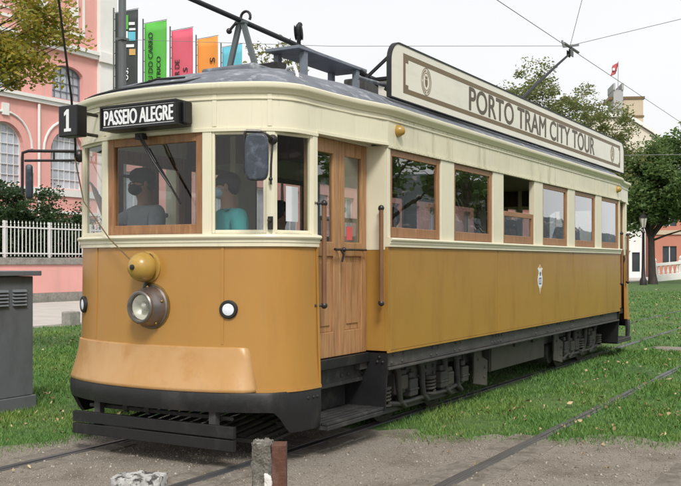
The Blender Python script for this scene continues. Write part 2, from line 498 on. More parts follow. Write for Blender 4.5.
    def holes(self, outer, holes, depth, T):
        """flat wall with holes, extruded by depth along local z"""
        loops = [[Vector((p[0], p[1], 0)) for p in l] for l in [outer] + holes]
        flat = [p for l in loops for p in l]
        tris = tessellate_polygon(loops)
        k = len(flat)
        vs = [T @ p for p in flat] + [T @ (p + Vector((0, 0, depth))) for p in flat]
        fs = [tuple(t) for t in tris] + [tuple(k + i for i in t)[::-1] for t in tris]
        b = 0
        for l in loops:
            n = len(l)
            for i in range(n):
                j = (i + 1) % n
                fs.append((b + i, b + j, k + b + j, k + b + i))
            b += n
        return self.add(vs, fs)

    def build(self, name, mat, parent=None, bevel=0.0, smooth=False, seg=2, recalc=True):
        me = bpy.data.meshes.new(name)
        me.from_pydata(self.v, [], self.f)
        mats = mat if isinstance(mat, (list, tuple)) else [mat]
        for q in mats:
            me.materials.append(MT[q] if isinstance(q, str) else q)
        if len(mats) > 1:
            me.polygons.foreach_set('material_index', self.m)
        if recalc:
            bm = bmesh.new()
            bm.from_mesh(me)
            bmesh.ops.recalc_face_normals(bm, faces=bm.faces)
            bm.to_mesh(me)
            bm.free()
        if smooth:
            me.polygons.foreach_set('use_smooth', [True] * len(me.polygons))
            try:
                me.set_sharp_from_angle(angle=R(38))
            except Exception:
                pass
        me.update()
        o = bpy.data.objects.new(name, me)
        COL.objects.link(o)
        if parent is not None:
            o.parent = parent
            if parent.parent is None:
                o.location = -parent.location
        if bevel:
            b = o.modifiers.new('bevel', 'BEVEL')
            b.width = bevel
            b.segments = seg
            b.limit_method = 'ANGLE'
            b.angle_limit = R(40)
        return o


def tag(o, label=None, cat=None, group=None, kind=None):
    if label:
        o['label'] = label
    if cat:
        o['category'] = cat
    if group:
        o['group'] = group
    if kind:
        o['kind'] = kind
    return o


def thing(name, label, cat, loc=(0, 0, 0), group=None):
    o = bpy.data.objects.new(name, None)
    o.empty_display_size = 0.2
    COL.objects.link(o)
    o.location = loc
    return tag(o, label, cat, group)


def copy_thing(src, loc, label, rotz=None, scale=None):
    r = src.copy()
    COL.objects.link(r)
    r.location = loc
    r['label'] = label
    if rotz is not None:
        r.rotation_euler = (0, 0, rotz)
    if scale is not None:
        r.scale = (scale,) * 3
    for ch in src.children:
        c = ch.copy()
        COL.objects.link(c)
        c.parent = r
        for g in ch.children:
            d = g.copy()
            COL.objects.link(d)
            d.parent = c
    return r


def basis(x, y, origin):
    x, y = Vector(x).normalized(), Vector(y).normalized()
    T = Matrix((x, y, x.cross(y))).transposed().to_4x4()
    T.translation = origin
    return T


def text(name, body, mat, parent, x, y, origin, width=None, height=None, depth=0.004, bold=0.0, align='CENTER', shear=0.0):
    """lettering as a mesh: fitted into width/height, centred (or left-aligned) on origin in the plane x,y"""
    cu = bpy.data.curves.new('lettering_curve', 'FONT')
    cu.body = body
    cu.size = 1.0
    cu.extrude = 0.001
    cu.shear = shear
    cu.resolution_u = 4
    t = bpy.data.objects.new('lettering_curve', cu)
    COL.objects.link(t)
    bpy.context.view_layer.update()
    me = bpy.data.meshes.new_from_object(t.evaluated_get(bpy.context.evaluated_depsgraph_get()))
    bpy.data.objects.remove(t)
    bpy.data.curves.remove(cu)
    co = np.empty(len(me.vertices) * 3, 'f')
    me.vertices.foreach_get('co', co)
    co = co.reshape(-1, 3)
    lo, hi = co.min(0), co.max(0)
    w, h = hi[0] - lo[0], hi[1] - lo[1]
    sx = width / w if width else None
    sy = height / h if height else None
    sx = sx or sy
    sy = sy or sx
    ax = {'CENTER': (lo[0] + hi[0]) / 2, 'LEFT': lo[0], 'RIGHT': hi[0]}[align]
    co[:, 0] = (co[:, 0] - ax) * sx
    co[:, 1] = (co[:, 1] - (lo[1] + hi[1]) / 2) * sy
    co[:, 2] = np.where(co[:, 2] > 0, depth, -0.001)
    me.vertices.foreach_set('co', co.ravel())
    if bold:
        bm = bmesh.new()
        b_ = bold * sy
        for q, (ox, oy) in enumerate(((0, 0), (-b_, 0), (b_, 0), (0, -b_ * .6), (0, b_ * .6), (-b_ * .6, 0), (b_ * .6, 0))):
            m2 = me.copy()
            m2.transform(Matrix.Translation((ox, oy, -0.00012 * q)))
            bm.from_mesh(m2)
            bpy.data.meshes.remove(m2)
        bm.to_mesh(me)
        bm.free()
    me.transform(basis(x, y, origin))
    me.materials.clear()
    me.materials.append(MT[mat])
    me.name = name
    o = bpy.data.objects.new(name, me)
    COL.objects.link(o)
    if parent is not None:
        o.parent = parent
        if parent.parent is None:
            o.location = -parent.location
    return o


def fast_mesh(name, verts, faces, mat, parent=None, per=3):
    me = bpy.data.meshes.new(name)
    nv, nf = len(verts), len(faces)
    me.vertices.add(nv)
    me.vertices.foreach_set('co', np.asarray(verts, 'f').ravel())
    me.loops.add(nf * per)
    me.loops.foreach_set('vertex_index', np.asarray(faces, 'i').ravel())
    me.polygons.add(nf)
    me.polygons.foreach_set('loop_start', np.arange(0, nf * per, per, dtype='i'))
    me.update(calc_edges=True)
    me.materials.append(MT[mat])
    o = bpy.data.objects.new(name, me)
    COL.objects.link(o)
    if parent is not None:
        o.parent = parent
        if parent.parent is None:
            o.location = -parent.location
    return o


# ------------------------------------------------------------------ ground
GA = 0.7175          # half gauge
TRACK2 = 2.965       # centre line of the second track
PAVE_U = -12.0
WALL_U = -21.7


def gravel_edge(u):
    return float(np.interp(u, [-1.2, 0.4, 0.9, 1.9, 2.7, 3.4, 9], [1.6, 1.75, 1.75, 1.95, 2.45, 2.6, 2.7]))


def sheet(name, pts, z, mat):
    mb = MB()
    mb.add([(p[0], p[1], z) for p in pts], [tuple(range(len(pts)))])
    o = mb.build(name, mat, recalc=False)
    return tag(o, kind='structure')


g = MB()
nx, ny = 40, 40
xs = np.concatenate([np.linspace(-900, -60, 8), np.linspace(-50, 50, 24), np.linspace(60, 900, 8)])
ys = np.concatenate([np.linspace(-300, -30, 6), np.linspace(-20, 80, 26), np.linspace(100, 1400, 8)])
g.add([(x, y, 0) for y in ys for x in xs], [(j * len(xs) + i, j * len(xs) + i + 1, (j + 1) * len(xs) + i + 1, (j + 1) * len(xs) + i)
                                           for j in range(len(ys) - 1) for i in range(len(xs) - 1)])
tag(g.build('ground', 'soil_grass', recalc=False), kind='structure')

pts = [(-1.4, -30), (9, -30)]
for u in np.linspace(9, -1.25, 120):
    pts.append((u, gravel_edge(u) + 0.30 + 0.09 * math.sin(u * 7.3) + 0.06 * math.sin(u * 17.1 + 1) + random.uniform(-0.035, 0.035)))
for v in np.linspace(1.8, -29, 160):
    pts.append((-1.32 + 0.08 * math.sin(v * 2.9) + 0.05 * math.sin(v * 8.3) + random.uniform(-0.02, 0.02), v))
sheet('gravel_path', pts, 0.004, 'gravel')

# worn setts beside the rails where the track crosses the gravel
mb = MB()
for u0 in (-GA, GA, TRACK2 - GA, TRACK2 + GA):
    for sd in (-1, 1):
        y = -12.0
        while y < gravel_edge(u0) + 0.1:
            ln = random.uniform(0.16, 0.24)
            w = 0.17 + random.uniform(-0.012, 0.012)
            x0 = u0 + sd * 0.055
            x1 = x0 + sd * w
            if random.random() < 0.82:
                z = 0.008 + random.uniform(0, 0.007)
                mb.bx(min(x0, x1), max(x0, x1), y + 0.008, y + ln - 0.008, -0.04, z)
            y += ln
tag(mb.build('track_paving', 'setts', bevel=0.006), kind='structure')

# grooved rails, both tracks
for k, uc in enumerate((0.0, TRACK2)):
    mb = MB()
    for sd in (-1, 1):
        u0 = uc + sd * GA
        ins = -sd
        a = u0
        mb.bx(min(a, a - ins * 0.052), max(a, a - ins * 0.052), -14, 160, -0.1, 0.012)       # head
        b0, b1 = a + ins * 0.003, a + ins * 0.036
        mb.bx(min(b0, b1), max(b0, b1), -14, 160, -0.1, 0.0055)                                  # groove floor
        c0, c1 = a + ins * 0.039, a + ins * 0.053
        mb.bx(min(c0, c1), max(c0, c1), -14, 160, -0.1, 0.010)                                 # guard lip
    tag(mb.build('tram_track', 'rail', bevel=0.003), kind='structure')

# street and pavement strip along the pink wall
mb = MB()
mb.bx(WALL_U + 0.3, PAVE_U, -40, 300, -0.2, 0.05)
tag(mb.build('pavement', 'paving', bevel=0.01), kind='structure')

# bare earth patch in the lawn by the second track
pts = []
for i in range(26):
    a = 2 * math.pi * i / 26
    rr = 1 + 0.18 * math.sin(3 * a + 1) + random.uniform(-0.08, 0.08)
    pts.append((1.95 + 0.75 * rr * math.cos(a), 11.6 + 0.42 * rr * math.sin(a)))
sheet('dirt_patch', pts, 0.006, 'gravel')

# the river and the far bank away to the right of the line (what the side windows mirror)
sheet('river', [(45, -200), (180, -200), (180, 900), (45, 900)], 0.01, 'river')
mb = MB()
rows = []
for j, y in enumerate(np.linspace(-300, 1000, 70)):
    hh = 40 + 16 * math.sin(y * 0.012) + 9 * math.sin(y * 0.031 + 1) + 4 * math.sin(y * 0.11)
    rows.append([(x, y, hh * f) for (x, f) in ((176, -0.05), (190, 0.10), (212, 0.45), (250, 0.85), (300, 1.0), (440, 1.05), (500, -0.1))])
n = 7
mb.add([p for r_ in rows for p in r_], [(j * n + i, j * n + i + 1, (j + 1) * n + i + 1, (j + 1) * n + i) for j in range(len(rows) - 1) for i in range(n - 1)])
tag(mb.build('hills', 'hills', smooth=True), kind='structure')


# ------------------------------------------------------------------ grass, leaves, pebbles
def on_gravel(u, v):
    e = np.interp(u, [-1.2, 0.4, 0.9, 1.9, 2.7, 3.4, 9], [1.6, 1.75, 1.75, 1.95, 2.45, 2.6, 2.7]) + 0.09 * np.sin(u * 7.3) + 0.06 * np.sin(u * 17.1 + 1)
    return (u > -1.14 + 0.08 * np.sin(v * 2.9)) & (v < e)


def near_rail(u, w):
    d = np.full(u.shape, 9.0)
    for u0 in (-GA, GA, TRACK2 - GA, TRACK2 + GA):
        d = np.minimum(d, np.abs(u - u0))
    return d < w


def wedge(n, r0, r1, pw, a0=-11.5, a1=52):
    """points on the lawn in a fan in front of the camera, thinning with distance"""
    t = rng.random(n)
    r = (r0 ** (1 - pw) + t * (r1 ** (1 - pw) - r0 ** (1 - pw))) ** (1 / (1 - pw))
    a = np.radians(rng.uniform(a0, a1, n))      # angle left of the tram direction
    u = 4.83 - r * np.sin(a)
    v = -5.44 + r * np.cos(a)
    return u, v, r


def blades(n, r0, r1, pw):
    u, v, r = wedge(n, r0, r1, pw)
    clump = np.sin(u * 2.1 + 1.3 * np.sin(v * 1.7)) * np.sin(v * 1.9 + np.sin(u * 2.3)) + 0.6 * np.sin(u * 5.1 + v * 3.3)
    ju, jv = rng.normal(0, 0.09, n), rng.normal(0, 0.12, n) - np.abs(rng.normal(0, 0.1, n)) * np.sin(u * 3.7)
    keep = ~on_gravel(u + ju, v + jv) & ~near_rail(u, np.where(v > 3.2, 0.004 + 0.04 * rng.random(n) ** 2, 0.03 + 0.07 * rng.random(n))) & (u > PAVE_U + 0.1)
    keep &= ~((np.abs(u) < 0.9) & (v > -0.3) & (v < 10.6) & (rng.random(n) < 0.75))
    keep &= ~((u > -3.25) & (u < -2.75) & (v > -0.2) & (v < 1.5))
    keep &= ~((((u - 1.95) / 0.8) ** 2 + ((v - 11.6) / 0.45) ** 2) < 1)
    keep &= (rng.random(n) < np.clip(0.62 + 0.34 * clump, 0.06, 1) * np.where(u > -1.0, np.clip(0.55 + 0.8 * (v - np.interp(u, [-1.2, 0.4, 0.9, 1.9, 2.7, 3.4, 9], [1.6, 1.75, 1.75, 1.95, 2.45, 2.6, 2.7])), 0.35, 1), 1))
    u, v, r, clump = u[keep], v[keep], r[keep], clump[keep]
    k = len(u)
    h = rng.uniform(0.016, 0.050, k) * (1 + 0.25 * clump) * np.clip(0.8 + r * 0.02, 0.9, 1.4)
    w = rng.uniform(0.0028, 0.0055, k) * np.clip(r / 8, 1, 5)
    th = rng.uniform(0, 2 * np.pi, k)
    ln = rng.uniform(0.2, 1.1, k) * h
    lt = rng.uniform(0, 2 * np.pi, k)
    P = np.zeros((k, 3, 3), 'f')
    P[:, 0, 0] = u - w * np.cos(th); P[:, 0, 1] = v - w * np.sin(th)
    P[:, 1, 0] = u + w * np.cos(th); P[:, 1, 1] = v + w * np.sin(th)
    P[:, 2, 0] = u + ln * np.cos(lt); P[:, 2, 1] = v + ln * np.sin(lt); P[:, 2, 2] = h
    P[:, :2, 2] = -0.004
    return P.reshape(-1, 3)


Pv = np.concatenate([blades(420000, 6.0, 17, 0.9), blades(190000, 15, 50, 1.15)])
o = fast_mesh('grass', Pv, np.arange(len(Pv)).reshape(-1, 3), 'blade')
tag(o, kind='stuff')

# fallen leaves
u, v, r = wedge(3000, 7, 60, 1.01)
keep = (u > PAVE_U) & ~((np.abs(u) < 1.25) & (v > -0.3) & (v < 11.2)) & ~(on_gravel(u, v) & (rng.random(3000) < 0.85))
keep &= ~((u > -3.4) & (u < -2.7) & (v > -0.3) & (v < 1.7))
u, v, r = u[keep], v[keep], r[keep]
k = len(u)
s = rng.uniform(0.008, 0.022, k) * (1 + 0.8 * (rng.random(k) < 0.12)) * np.clip(r / 12, 1, 2.2)
th = rng.uniform(0, 2 * np.pi, k)
P = np.zeros((k, 6, 3), 'f')
for i, (a, b) in enumerate(((1.35, 0), (0.45, 0.55), (-0.6, 0.5), (-1.2, 0.05), (-0.5, -0.6), (0.5, -0.42))):
    ja, jb = a * rng.uniform(0.75, 1.2, k), b * rng.uniform(0.6, 1.3, k)
    P[:, i, 0] = u + s * (ja * np.cos(th) - jb * np.sin(th))
    P[:, i, 1] = v + s * (ja * np.sin(th) + jb * np.cos(th))
    P[:, i, 2] = np.where(on_gravel(u, v), 0.012, 0.038) + rng.uniform(0, 0.03, k) + s * rng.uniform(-0.35, 0.35, k)
o = fast_mesh('fallen_leaves', P.reshape(-1, 3), np.arange(6 * k).reshape(-1, 6), 'fallen', per=6)
tag(o, kind='stuff')

# loose pebbles on the gravel
n0 = 70000
u, v, r = wedge(n0, 5.2, 12, 0.6)
keep = on_gravel(u, v) & ~near_rail(u, 0.05)
u, v, r = u[keep], v[keep], r[keep]
k = len(u)
s = rng.uniform(0.002, 0.0075, k) * (1 + 1.3 * (rng.random(k) < 0.05))
oct_v = np.array([(1, 0, 0), (0, 1, 0), (-1, 0, 0), (0, -1, 0), (0, 0, 0.8), (0, 0, -0.3)], 'f')
oct_f = np.array([(0, 1, 4), (1, 2, 4), (2, 3, 4), (3, 0, 4), (1, 0, 5), (2, 1, 5), (3, 2, 5), (0, 3, 5)])
jit = rng.uniform(0.6, 1.3, (k, 6, 1))
P = oct_v[None] * s[:, None, None] * jit + np.stack([u, v, np.full(k, 0.005)], 1)[:, None, :]
F = (oct_f[None] + 6 * np.arange(k)[:, None, None]).reshape(-1, 3)
o = fast_mesh('pebbles', P.reshape(-1, 3), F, 'pebble')
tag(o, kind='stuff')


# ------------------------------------------------------------------ trees and plants
def leaf_mesh(centres, sizes, n_leaves, leaf, flat=0.5):
    """leaf-sized quads in uneven clumps around the given centres"""
    c = np.asarray(centres, 'f')
    s = np.asarray(sizes, 'f')
    idx = rng.integers(0, len(c), n_leaves)
    d = rng.normal(0, 1, (n_leaves, 3))
    d /= np.linalg.norm(d, axis=1)[:, None] + 1e-6
    p = c[idx] + d * s[idx] * (rng.random((n_leaves, 1)) ** 0.55)
    a = rng.normal(0, 1, (n_leaves, 3)); a[:, 2] *= flat
    a /= np.linalg.norm(a, axis=1)[:, None]
    b = rng.normal(0, 1, (n_leaves, 3))
    b -= a * (a * b).sum(1)[:, None]
    b /= np.linalg.norm(b, axis=1)[:, None]
    L = leaf * rng.uniform(0.6, 1.35, (n_leaves, 1))
    P = np.stack([p - a * L, p + b * L * 0.5, p + a * L, p - b * L * 0.5], 1)
    return P.reshape(-1, 3)


def tree(name, label, loc, trunk_h, trunk_r, crown, n_clump, n_leaves, leaf, mat, clump_r, group=None, lean=(0, 0), limb_r=0.4, cat='tree', fill=0.35, seed=1):
    """crown: list of ellipsoids ((cx,cy,cz),(rx,ry,rz)) in local coordinates"""
    rd = random.Random(seed)
    root = thing(name, label, cat, loc, group)
    lx, ly, lz = loc
    mb = MB()
    top = Vector((lean[0], lean[1], trunk_h))
    tp = []
    for i in range(7):
        t = i / 6
        tp.append(Vector((lean[0] * t + 0.06 * trunk_r * 8 * math.sin(3 * t + seed), lean[1] * t, -0.15 + (trunk_h + 0.15) * t)))
    mb.tube(tp, [trunk_r * (1.35 if i == 0 else 1.0 - 0.45 * i / 6) for i in range(7)], 10)
    clumps, sizes = [], []
    for i in range(n_clump):
        (c, rr) = crown[rd.randrange(len(crown))]
        d = Vector((rd.gauss(0, 1), rd.gauss(0, 1), rd.gauss(0, 1))).normalized()
        q = rd.random() ** fill
        p = Vector((c[0] + d.x * rr[0] * q, c[1] + d.y * rr[1] * q, c[2] + d.z * rr[2] * q))
        clumps.append(p)
        k = clump_r * rd.uniform(0.55, 1.35)
        sizes.append((k, k, k * 0.7))
    for i, p in enumerate(clumps):
        if i % 3 == 0:
            t0 = rd.uniform(0.55, 1.0)
            a = Vector((lean[0] * t0, lean[1] * t0, trunk_h * t0))
            mid = a.lerp(p, 0.5) + Vector((rd.uniform(-.1, .1), rd.uniform(-.1, .1), rd.uniform(0, .25))) * (p - a).length
            r0 = trunk_r * limb_r * rd.uniform(0.5, 1)
            mb.tube([a, a.lerp(mid, 0.5) + Vector((0, 0, 0.04)), mid, p], [r0, r0 * 0.75, r0 * 0.5, r0 * 0.14], 6)
    o = mb.build('trunk', 'bark', None, smooth=True)
    o.parent = root
    P = leaf_mesh(clumps, sizes, n_leaves, leaf)
    c = fast_mesh('crown', P, np.arange(len(P)).reshape(-1, 4), mat, per=4)
    c.parent = root
    return root


# yellowing tree whose branches reach into the top left corner
tree('lime_tree', 'yellowing leafy tree reaching into the top left corner, nearest tree', (-7.75, 3.0, 0), 3.4, 0.15,
     [((1.45, 0.8, 5.05), (0.95, 0.85, 0.8)), ((2.15, 1.15, 4.9), (0.50, 0.45, 0.42)), ((1.75, 0.9, 4.28), (0.62, 0.55, 0.32)), ((0.5, 0.3, 5.1), (1.1, 1.0, 0.95)), ((-0.6, -0.3, 5.2), (1.2, 1.2, 1.0))],
     150, 11500, 0.040, 'leaf_y', 0.27, lean=(0.1, 0.1), limb_r=0.24, seed=3)
# big dark tree on the lawn behind the tram
tree('plane_tree', 'large dark green round-crowned tree on the lawn right of the tram rear', (-8.9, 60.6, 0), 5.2, 0.27,
     [((1.4, 0.8, 7.4), (4.0, 3.6, 2.6)), ((3.8, 2.2, 6.6), (3.2, 3.0, 2.3)), ((0.4, 0.2, 6.2), (2.8, 2.6, 1.7)), ((2.4, 1.4, 9.2), (2.2, 2.2, 1.6)), ((-1.1, -0.5, 5.4), (2.0, 2.0, 2.1)), ((-1.0, -0.5, 7.4), (1.8, 1.8, 1.7)), ((2.6, 1.4, 5.0), (3.0, 2.8, 1.6))],
     230, 44000, 0.145, 'leaf_g', 0.95, lean=(-0.5, -0.2), seed=5)
# sparse autumn tree rising above the sign board
tree('sparse_tree', 'thin olive-leaved tree rising above the long roof sign board', (-11.3, 43.9, 0), 6.5, 0.19,
     [((-0.4, -0.3, 9.8), (2.5, 2.4, 2.4)), ((2.0, 1.1, 9.0), (2.6, 2.4, 2.4)), ((-2.4, -1.4, 8.6), (1.8, 1.6, 2.0)), ((3.0, 1.7, 7.2), (1.9, 1.8, 1.6)), ((0.8, 0.5, 7.2), (3.0, 2.6, 1.8))],
     260, 36000, 0.078, 'leaf_p', 0.62, limb_r=0.36, fill=0.5, seed=9)
tree('bare_tree', 'nearly bare pale treetop between roof walkway and sign board', (-29.0, 66.0, 0), 10.5, 0.3,
     [((0, 0, 15.2), (4.2, 4.2, 2.4))], 60, 1800, 0.16, 'leaf_p', 0.7, fill=0.6, seed=12)
tree('bare_tree', 'nearly bare pale treetop behind the trolley pole trestle', (-28.0, 44.0, 0), 10.0, 0.25,
     [((0, 0, 13.9), (2.6, 2.6, 1.5))], 40, 700, 0.14, 'leaf_p', 0.6, fill=0.6, seed=15)
# trees right of the line, mirrored in the side windows
for i, (x, y, hh, sd) in enumerate(((10.6, 20.0, 4.0, 21), (13.5, 33.0, 4.6, 22), (20.0, 52.0, 5.0, 23))):
    tree('riverside_tree', ('leafy tree beside the track ahead of the camera on the river side',
                            'second leafy river-side tree further along the line',
                            'third leafy river-side tree far along the line')[i],
         (x, y, 0), hh, 0.2, [((0, 0, hh + 1.6), (2.5, 2.5, 2.0)), ((0.9, 0.8, hh + 0.4), (1.8, 1.8, 1.3))],
         46, 3600, 0.13, 'leaf_g', 0.5, group='trees along the river side', seed=sd)
# camellia hedge behind the railings
tree('garden_shrub', 'dark green rounded shrub behind the white railings', (-23.6, 20.2, 0), 1.6, 0.09,
     [((0, 0.3, 3.0), (1.5, 2.2, 1.35)), ((0, -2.2, 3.2), (1.5, 2.2, 1.3)), ((0, 1.6, 2.3), (1.3, 1.5, 1.2)), ((0, -1.0, 2.0), (1.4, 2.2, 1.6))],
     300, 36000, 0.07, 'leaf_d', 0.48, cat='shrub', seed=31)


# ------------------------------------------------------------------ pink museum building
FU = -27.0
ppl = 'museum_building'
mus = thing(ppl, 'pink museum building with white cornices and arched windows behind the railings', 'building', (FU, 25, 0))
TF = basis((0, 1, 0), (0, 0, 1), (FU, 0, 0))       # local x = along the street, y = up, z = outward


def arch_poly(c, hw, z0, zs, rise, n=14):
    p = [(c - hw, z0), (c + hw, z0), (c + hw, zs)]
    for i in range(1, n):
        a = math.pi * i / n
        p.append((c + hw * math.cos(a), zs + rise * math.sin(a)))
    p.append((c - hw, zs))
    return p


bays = [25.2, 21.7, 18.2, 14.7, 11.2]
holes = []
for c in bays:
    holes.append(arch_poly(c, 0.92, 8.75, 9.85, 0.42))
    holes.append(arch_poly(c, 1.0, 4.75, 6.35, 1.0))
mb = MB()
mb.holes([(8, 0), (28.1, 0), (28.1, 16.2), (8, 16.2)], holes, -0.45, TF)
mb.build('wall', 'pink', mus)
mb = MB()
mb.bx(FU - 14, FU - 0.5, 8.0, 28.1, 0, 16.0)
mb.build('rear_block', 'pink', mus)
mb = MB()
mb.bx(FU + 0.003, FU + 0.16, 8, 26.95, 8.36, 8.62)
mb.bx(FU + 0.163, FU + 0.24, 8, 26.95, 8.52, 8.66)
mb.bx(FU + 0.003, FU + 0.20, 8, 26.95, 10.85, 11.12)
mb.bx(FU + 0.203, FU + 0.30, 8, 26.95, 11.02, 11.18)
mb.bx(FU + 0.003, FU + 0.10, 8, 26.95, 3.62, 3.76)
mb.bx(FU + 0.003, FU + 0.07, 8, 26.95, 4.42, 4.72)
mb.build('cornice', 'white_stucco', mus)
mb = MB()
mb.bx(FU + 0.003, FU + 0.22, 27.0, 28.1, 0, 16.2)
mb.bx(FU + 0.223, FU + 0.36, 26.9, 28.2, 10.75, 11.2)
mb.bx(FU + 0.223, FU + 0.36, 26.9, 28.2, 8.3, 8.68)
mb.build('pilaster', 'white_stucco', mus)
mb = MB()      # white frame round the name panel
for (a, b, c, d) in ((19.0, 26.2, 11.72, 11.84), (26.08, 26.2, 11.84, 16.2), (19.0, 25.8, 12.08, 12.15), (25.73, 25.8, 12.15, 16.2)):
    mb.bx(FU + 0.003, FU + 0.05, a, b, c, d)
mb.build('panel_frame', 'white_stucco', mus)
text('lettering', 'P.', 'white_stucco', mus, (0, 1, 0), (0, 0, 1), (FU + 0.01, 24.65, 13.75), height=2.5, width=2.1, depth=0.06, bold=0.02)
for c in bays:
    for (hw, z0, zs, rise, nxm, nzm) in ((0.92, 8.75, 9.85, 0.42, 5, 4), (1.0, 4.75, 6.35, 1.0, 6, 6)):
        mb = MB()
        inner = arch_poly(c, hw - 0.06, z0 + 0.06, zs, rise - 0.05)
        mb.holes(arch_poly(c, hw - 0.003, z0 + 0.003, zs, rise - 0.003), [inner], -0.09, basis((0, 1, 0), (0, 0, 1), (FU - 0.2, 0, 0)))
        for i in range(1, nxm):
            x = c - hw + 2 * hw * i / nxm
            q = max(0.0, 1 - ((x - c) / hw) ** 2) ** 0.5
            mb.bx(FU - 0.272, FU - 0.232, x - 0.014, x + 0.014, z0 + 0.06, zs + (rise - 0.05) * q)
        for i in range(1, nzm):
            z = z0 + (zs + rise - z0) * i / nzm
            q = hw - 0.05 if z < zs else (hw - 0.05) * max(0.05, 1 - ((z - zs) / rise) ** 2) ** 0.5
            mb.bx(FU - 0.275, FU - 0.229, c - q, c + q, z - 0.013, z + 0.013)
        w = mb.build('window', 'fence_white' if z0 < 8 else 'slate', mus)
        mb = MB()
        mb.prism(arch_poly(c, hw - 0.01, z0 + 0.01, zs, rise - 0.01), 0.02, basis((0, 1, 0), (0, 0, 1), (FU - 0.30, 0, 0)))
        mb.build('pane', 'pane_grey', w)
    # white archivolt round the lower window
    pts = []
    for i in range(15):
        a = math.pi * i / 14
        pts.append((FU + 0.03, c + 1.42 * math.cos(a), 6.35 + 1.42 * math.sin(a)))
    mb = MB()
    mb.tube(pts, 0.055, 6)
    mb.cb((FU + 0.04, c, 7.86), (0.10, 0.34, 0.5))
    mb.build('arch_moulding', 'white_stucco', mus, smooth=True)

mb = MB()
mb.tube([(FU + 0.10, 23.45, 0.3), (FU + 0.10, 23.45, 8.3)], 0.06, 8)
mb.build('drainpipe', 'white_stucco', mus, smooth=True)
wing = thing('museum_wing', 'long lower pink wing with white cornice running on behind the tram', 'building', (FU - 1, 50, 0))
holes = [[(v0, 3.0), (v0 + 1.6, 3.0), (v0 + 1.6, 6.0), (v0, 6.0)] for v0 in np.arange(30, 92, 3.6)]
mb = MB()
mb.holes([(28.2, 0), (95, 0), (95, 7.4), (28.2, 7.4)], holes, -0.4, basis((0, 1, 0), (0, 0, 1), (FU - 1, 0, 0)))
mb.bx(FU - 14, FU - 1.45, 28.2, 95, 0, 7.3)
mb.build('wall', 'pink', wing)
mb = MB()
mb.bx(FU - 0.997, FU - 0.75, 28.3, 95, 7.0, 7.45)
mb.bx(FU - 0.997, FU - 0.9, 28.3, 95, 2.3, 2.6)
mb.build('cornice', 'white_stucco', wing)
for h_ in holes:
    v0 = h_[0][0]
    mb = MB()
    mb.bx(FU - 1.25, FU - 1.2, v0 + 0.003, v0 + 1.597, 3.003, 3.12)
    mb.bx(FU - 1.25, FU - 1.2, v0 + 0.003, v0 + 1.597, 5.88, 5.997)
    for q in (0.06, 0.8, 1.54):
        mb.bx(FU - 1.247, FU - 1.203, v0 + q - 0.05, v0 + q + 0.05, 3.12, 5.88)
    w = mb.build('window', 'fence_white', wing)
    mb = MB()
    mb.bx(FU - 1.3, FU - 1.27, v0 + 0.02, v0 + 1.58, 3.02, 5.98)
    mb.build('pane', 'pane_grey', w)

# garden wall with railings
gw = thing('garden_wall', 'low pink garden wall with granite plinth and coping', 'wall', (WALL_U, 20, 0))
mb = MB(); mb.bx(WALL_U - 0.35, WALL_U - 0.03, -10, 95, 0.38, 1.40); mb.build('wall_panel', 'pink', gw)
mb = MB(); mb.bx(WALL_U - 0.36, WALL_U, -10, 95, 0, 0.377); mb.build('plinth', 'granite', gw)
mb = MB(); mb.bx(WALL_U - 0.40, WALL_U + 0.03, -10, 95, 1.403, 1.66); mb.build('coping', 'granite', gw, bevel=0.015)
rf = thing('iron_railing', 'white painted iron railing standing on the pink garden wall', 'railing', (WALL_U, 20, 1.66))
mb = MB()
for y in np.arange(4, 60, 0.17):
    mb.bx(WALL_U - 0.19, WALL_U - 0.165, y - 0.014, y + 0.014, 1.70, 2.84)
    mb.add([(WALL_U - 0.178, y, 2.98), (WALL_U - 0.178, y - 0.032, 2.88), (WALL_U - 0.178, y, 2.84), (WALL_U - 0.178, y + 0.032, 2.88), (WALL_U - 0.155, y, 2.88), (WALL_U - 0.20, y, 2.88)],
           [(0, 1, 4), (1, 2, 4), (2, 3, 4), (3, 0, 4), (0, 5, 1), (1, 5, 2), (2, 5, 3), (3, 5, 0)])
mb.build('pickets', 'fence_white', rf)
mb = MB()
mb.bx(WALL_U - 0.163, WALL_U - 0.148, 4, 60, 2.70, 2.75)
mb.bx(WALL_U - 0.163, WALL_U - 0.148, 4, 60, 1.78, 1.83)
mb.build('rails', 'fence_white', rf)
for y in np.arange(5, 60, 2.04):
    mb = MB()
    mb.bx(WALL_U - 0.21, WALL_U - 0.15, y + 0.05, y + 0.12, 1.655, 2.95)
    mb.build('post', 'fence_white', rf)

# granite block at the edge of the lawn
t = MB()
t.bx(-12.0, -11.72, 10.55, 10.90, -0.05, 0.34)
tag(t.build('stone_block', 'granite', bevel=0.03), 'small grey granite block between lawn and pavement beside tram', 'stone block')

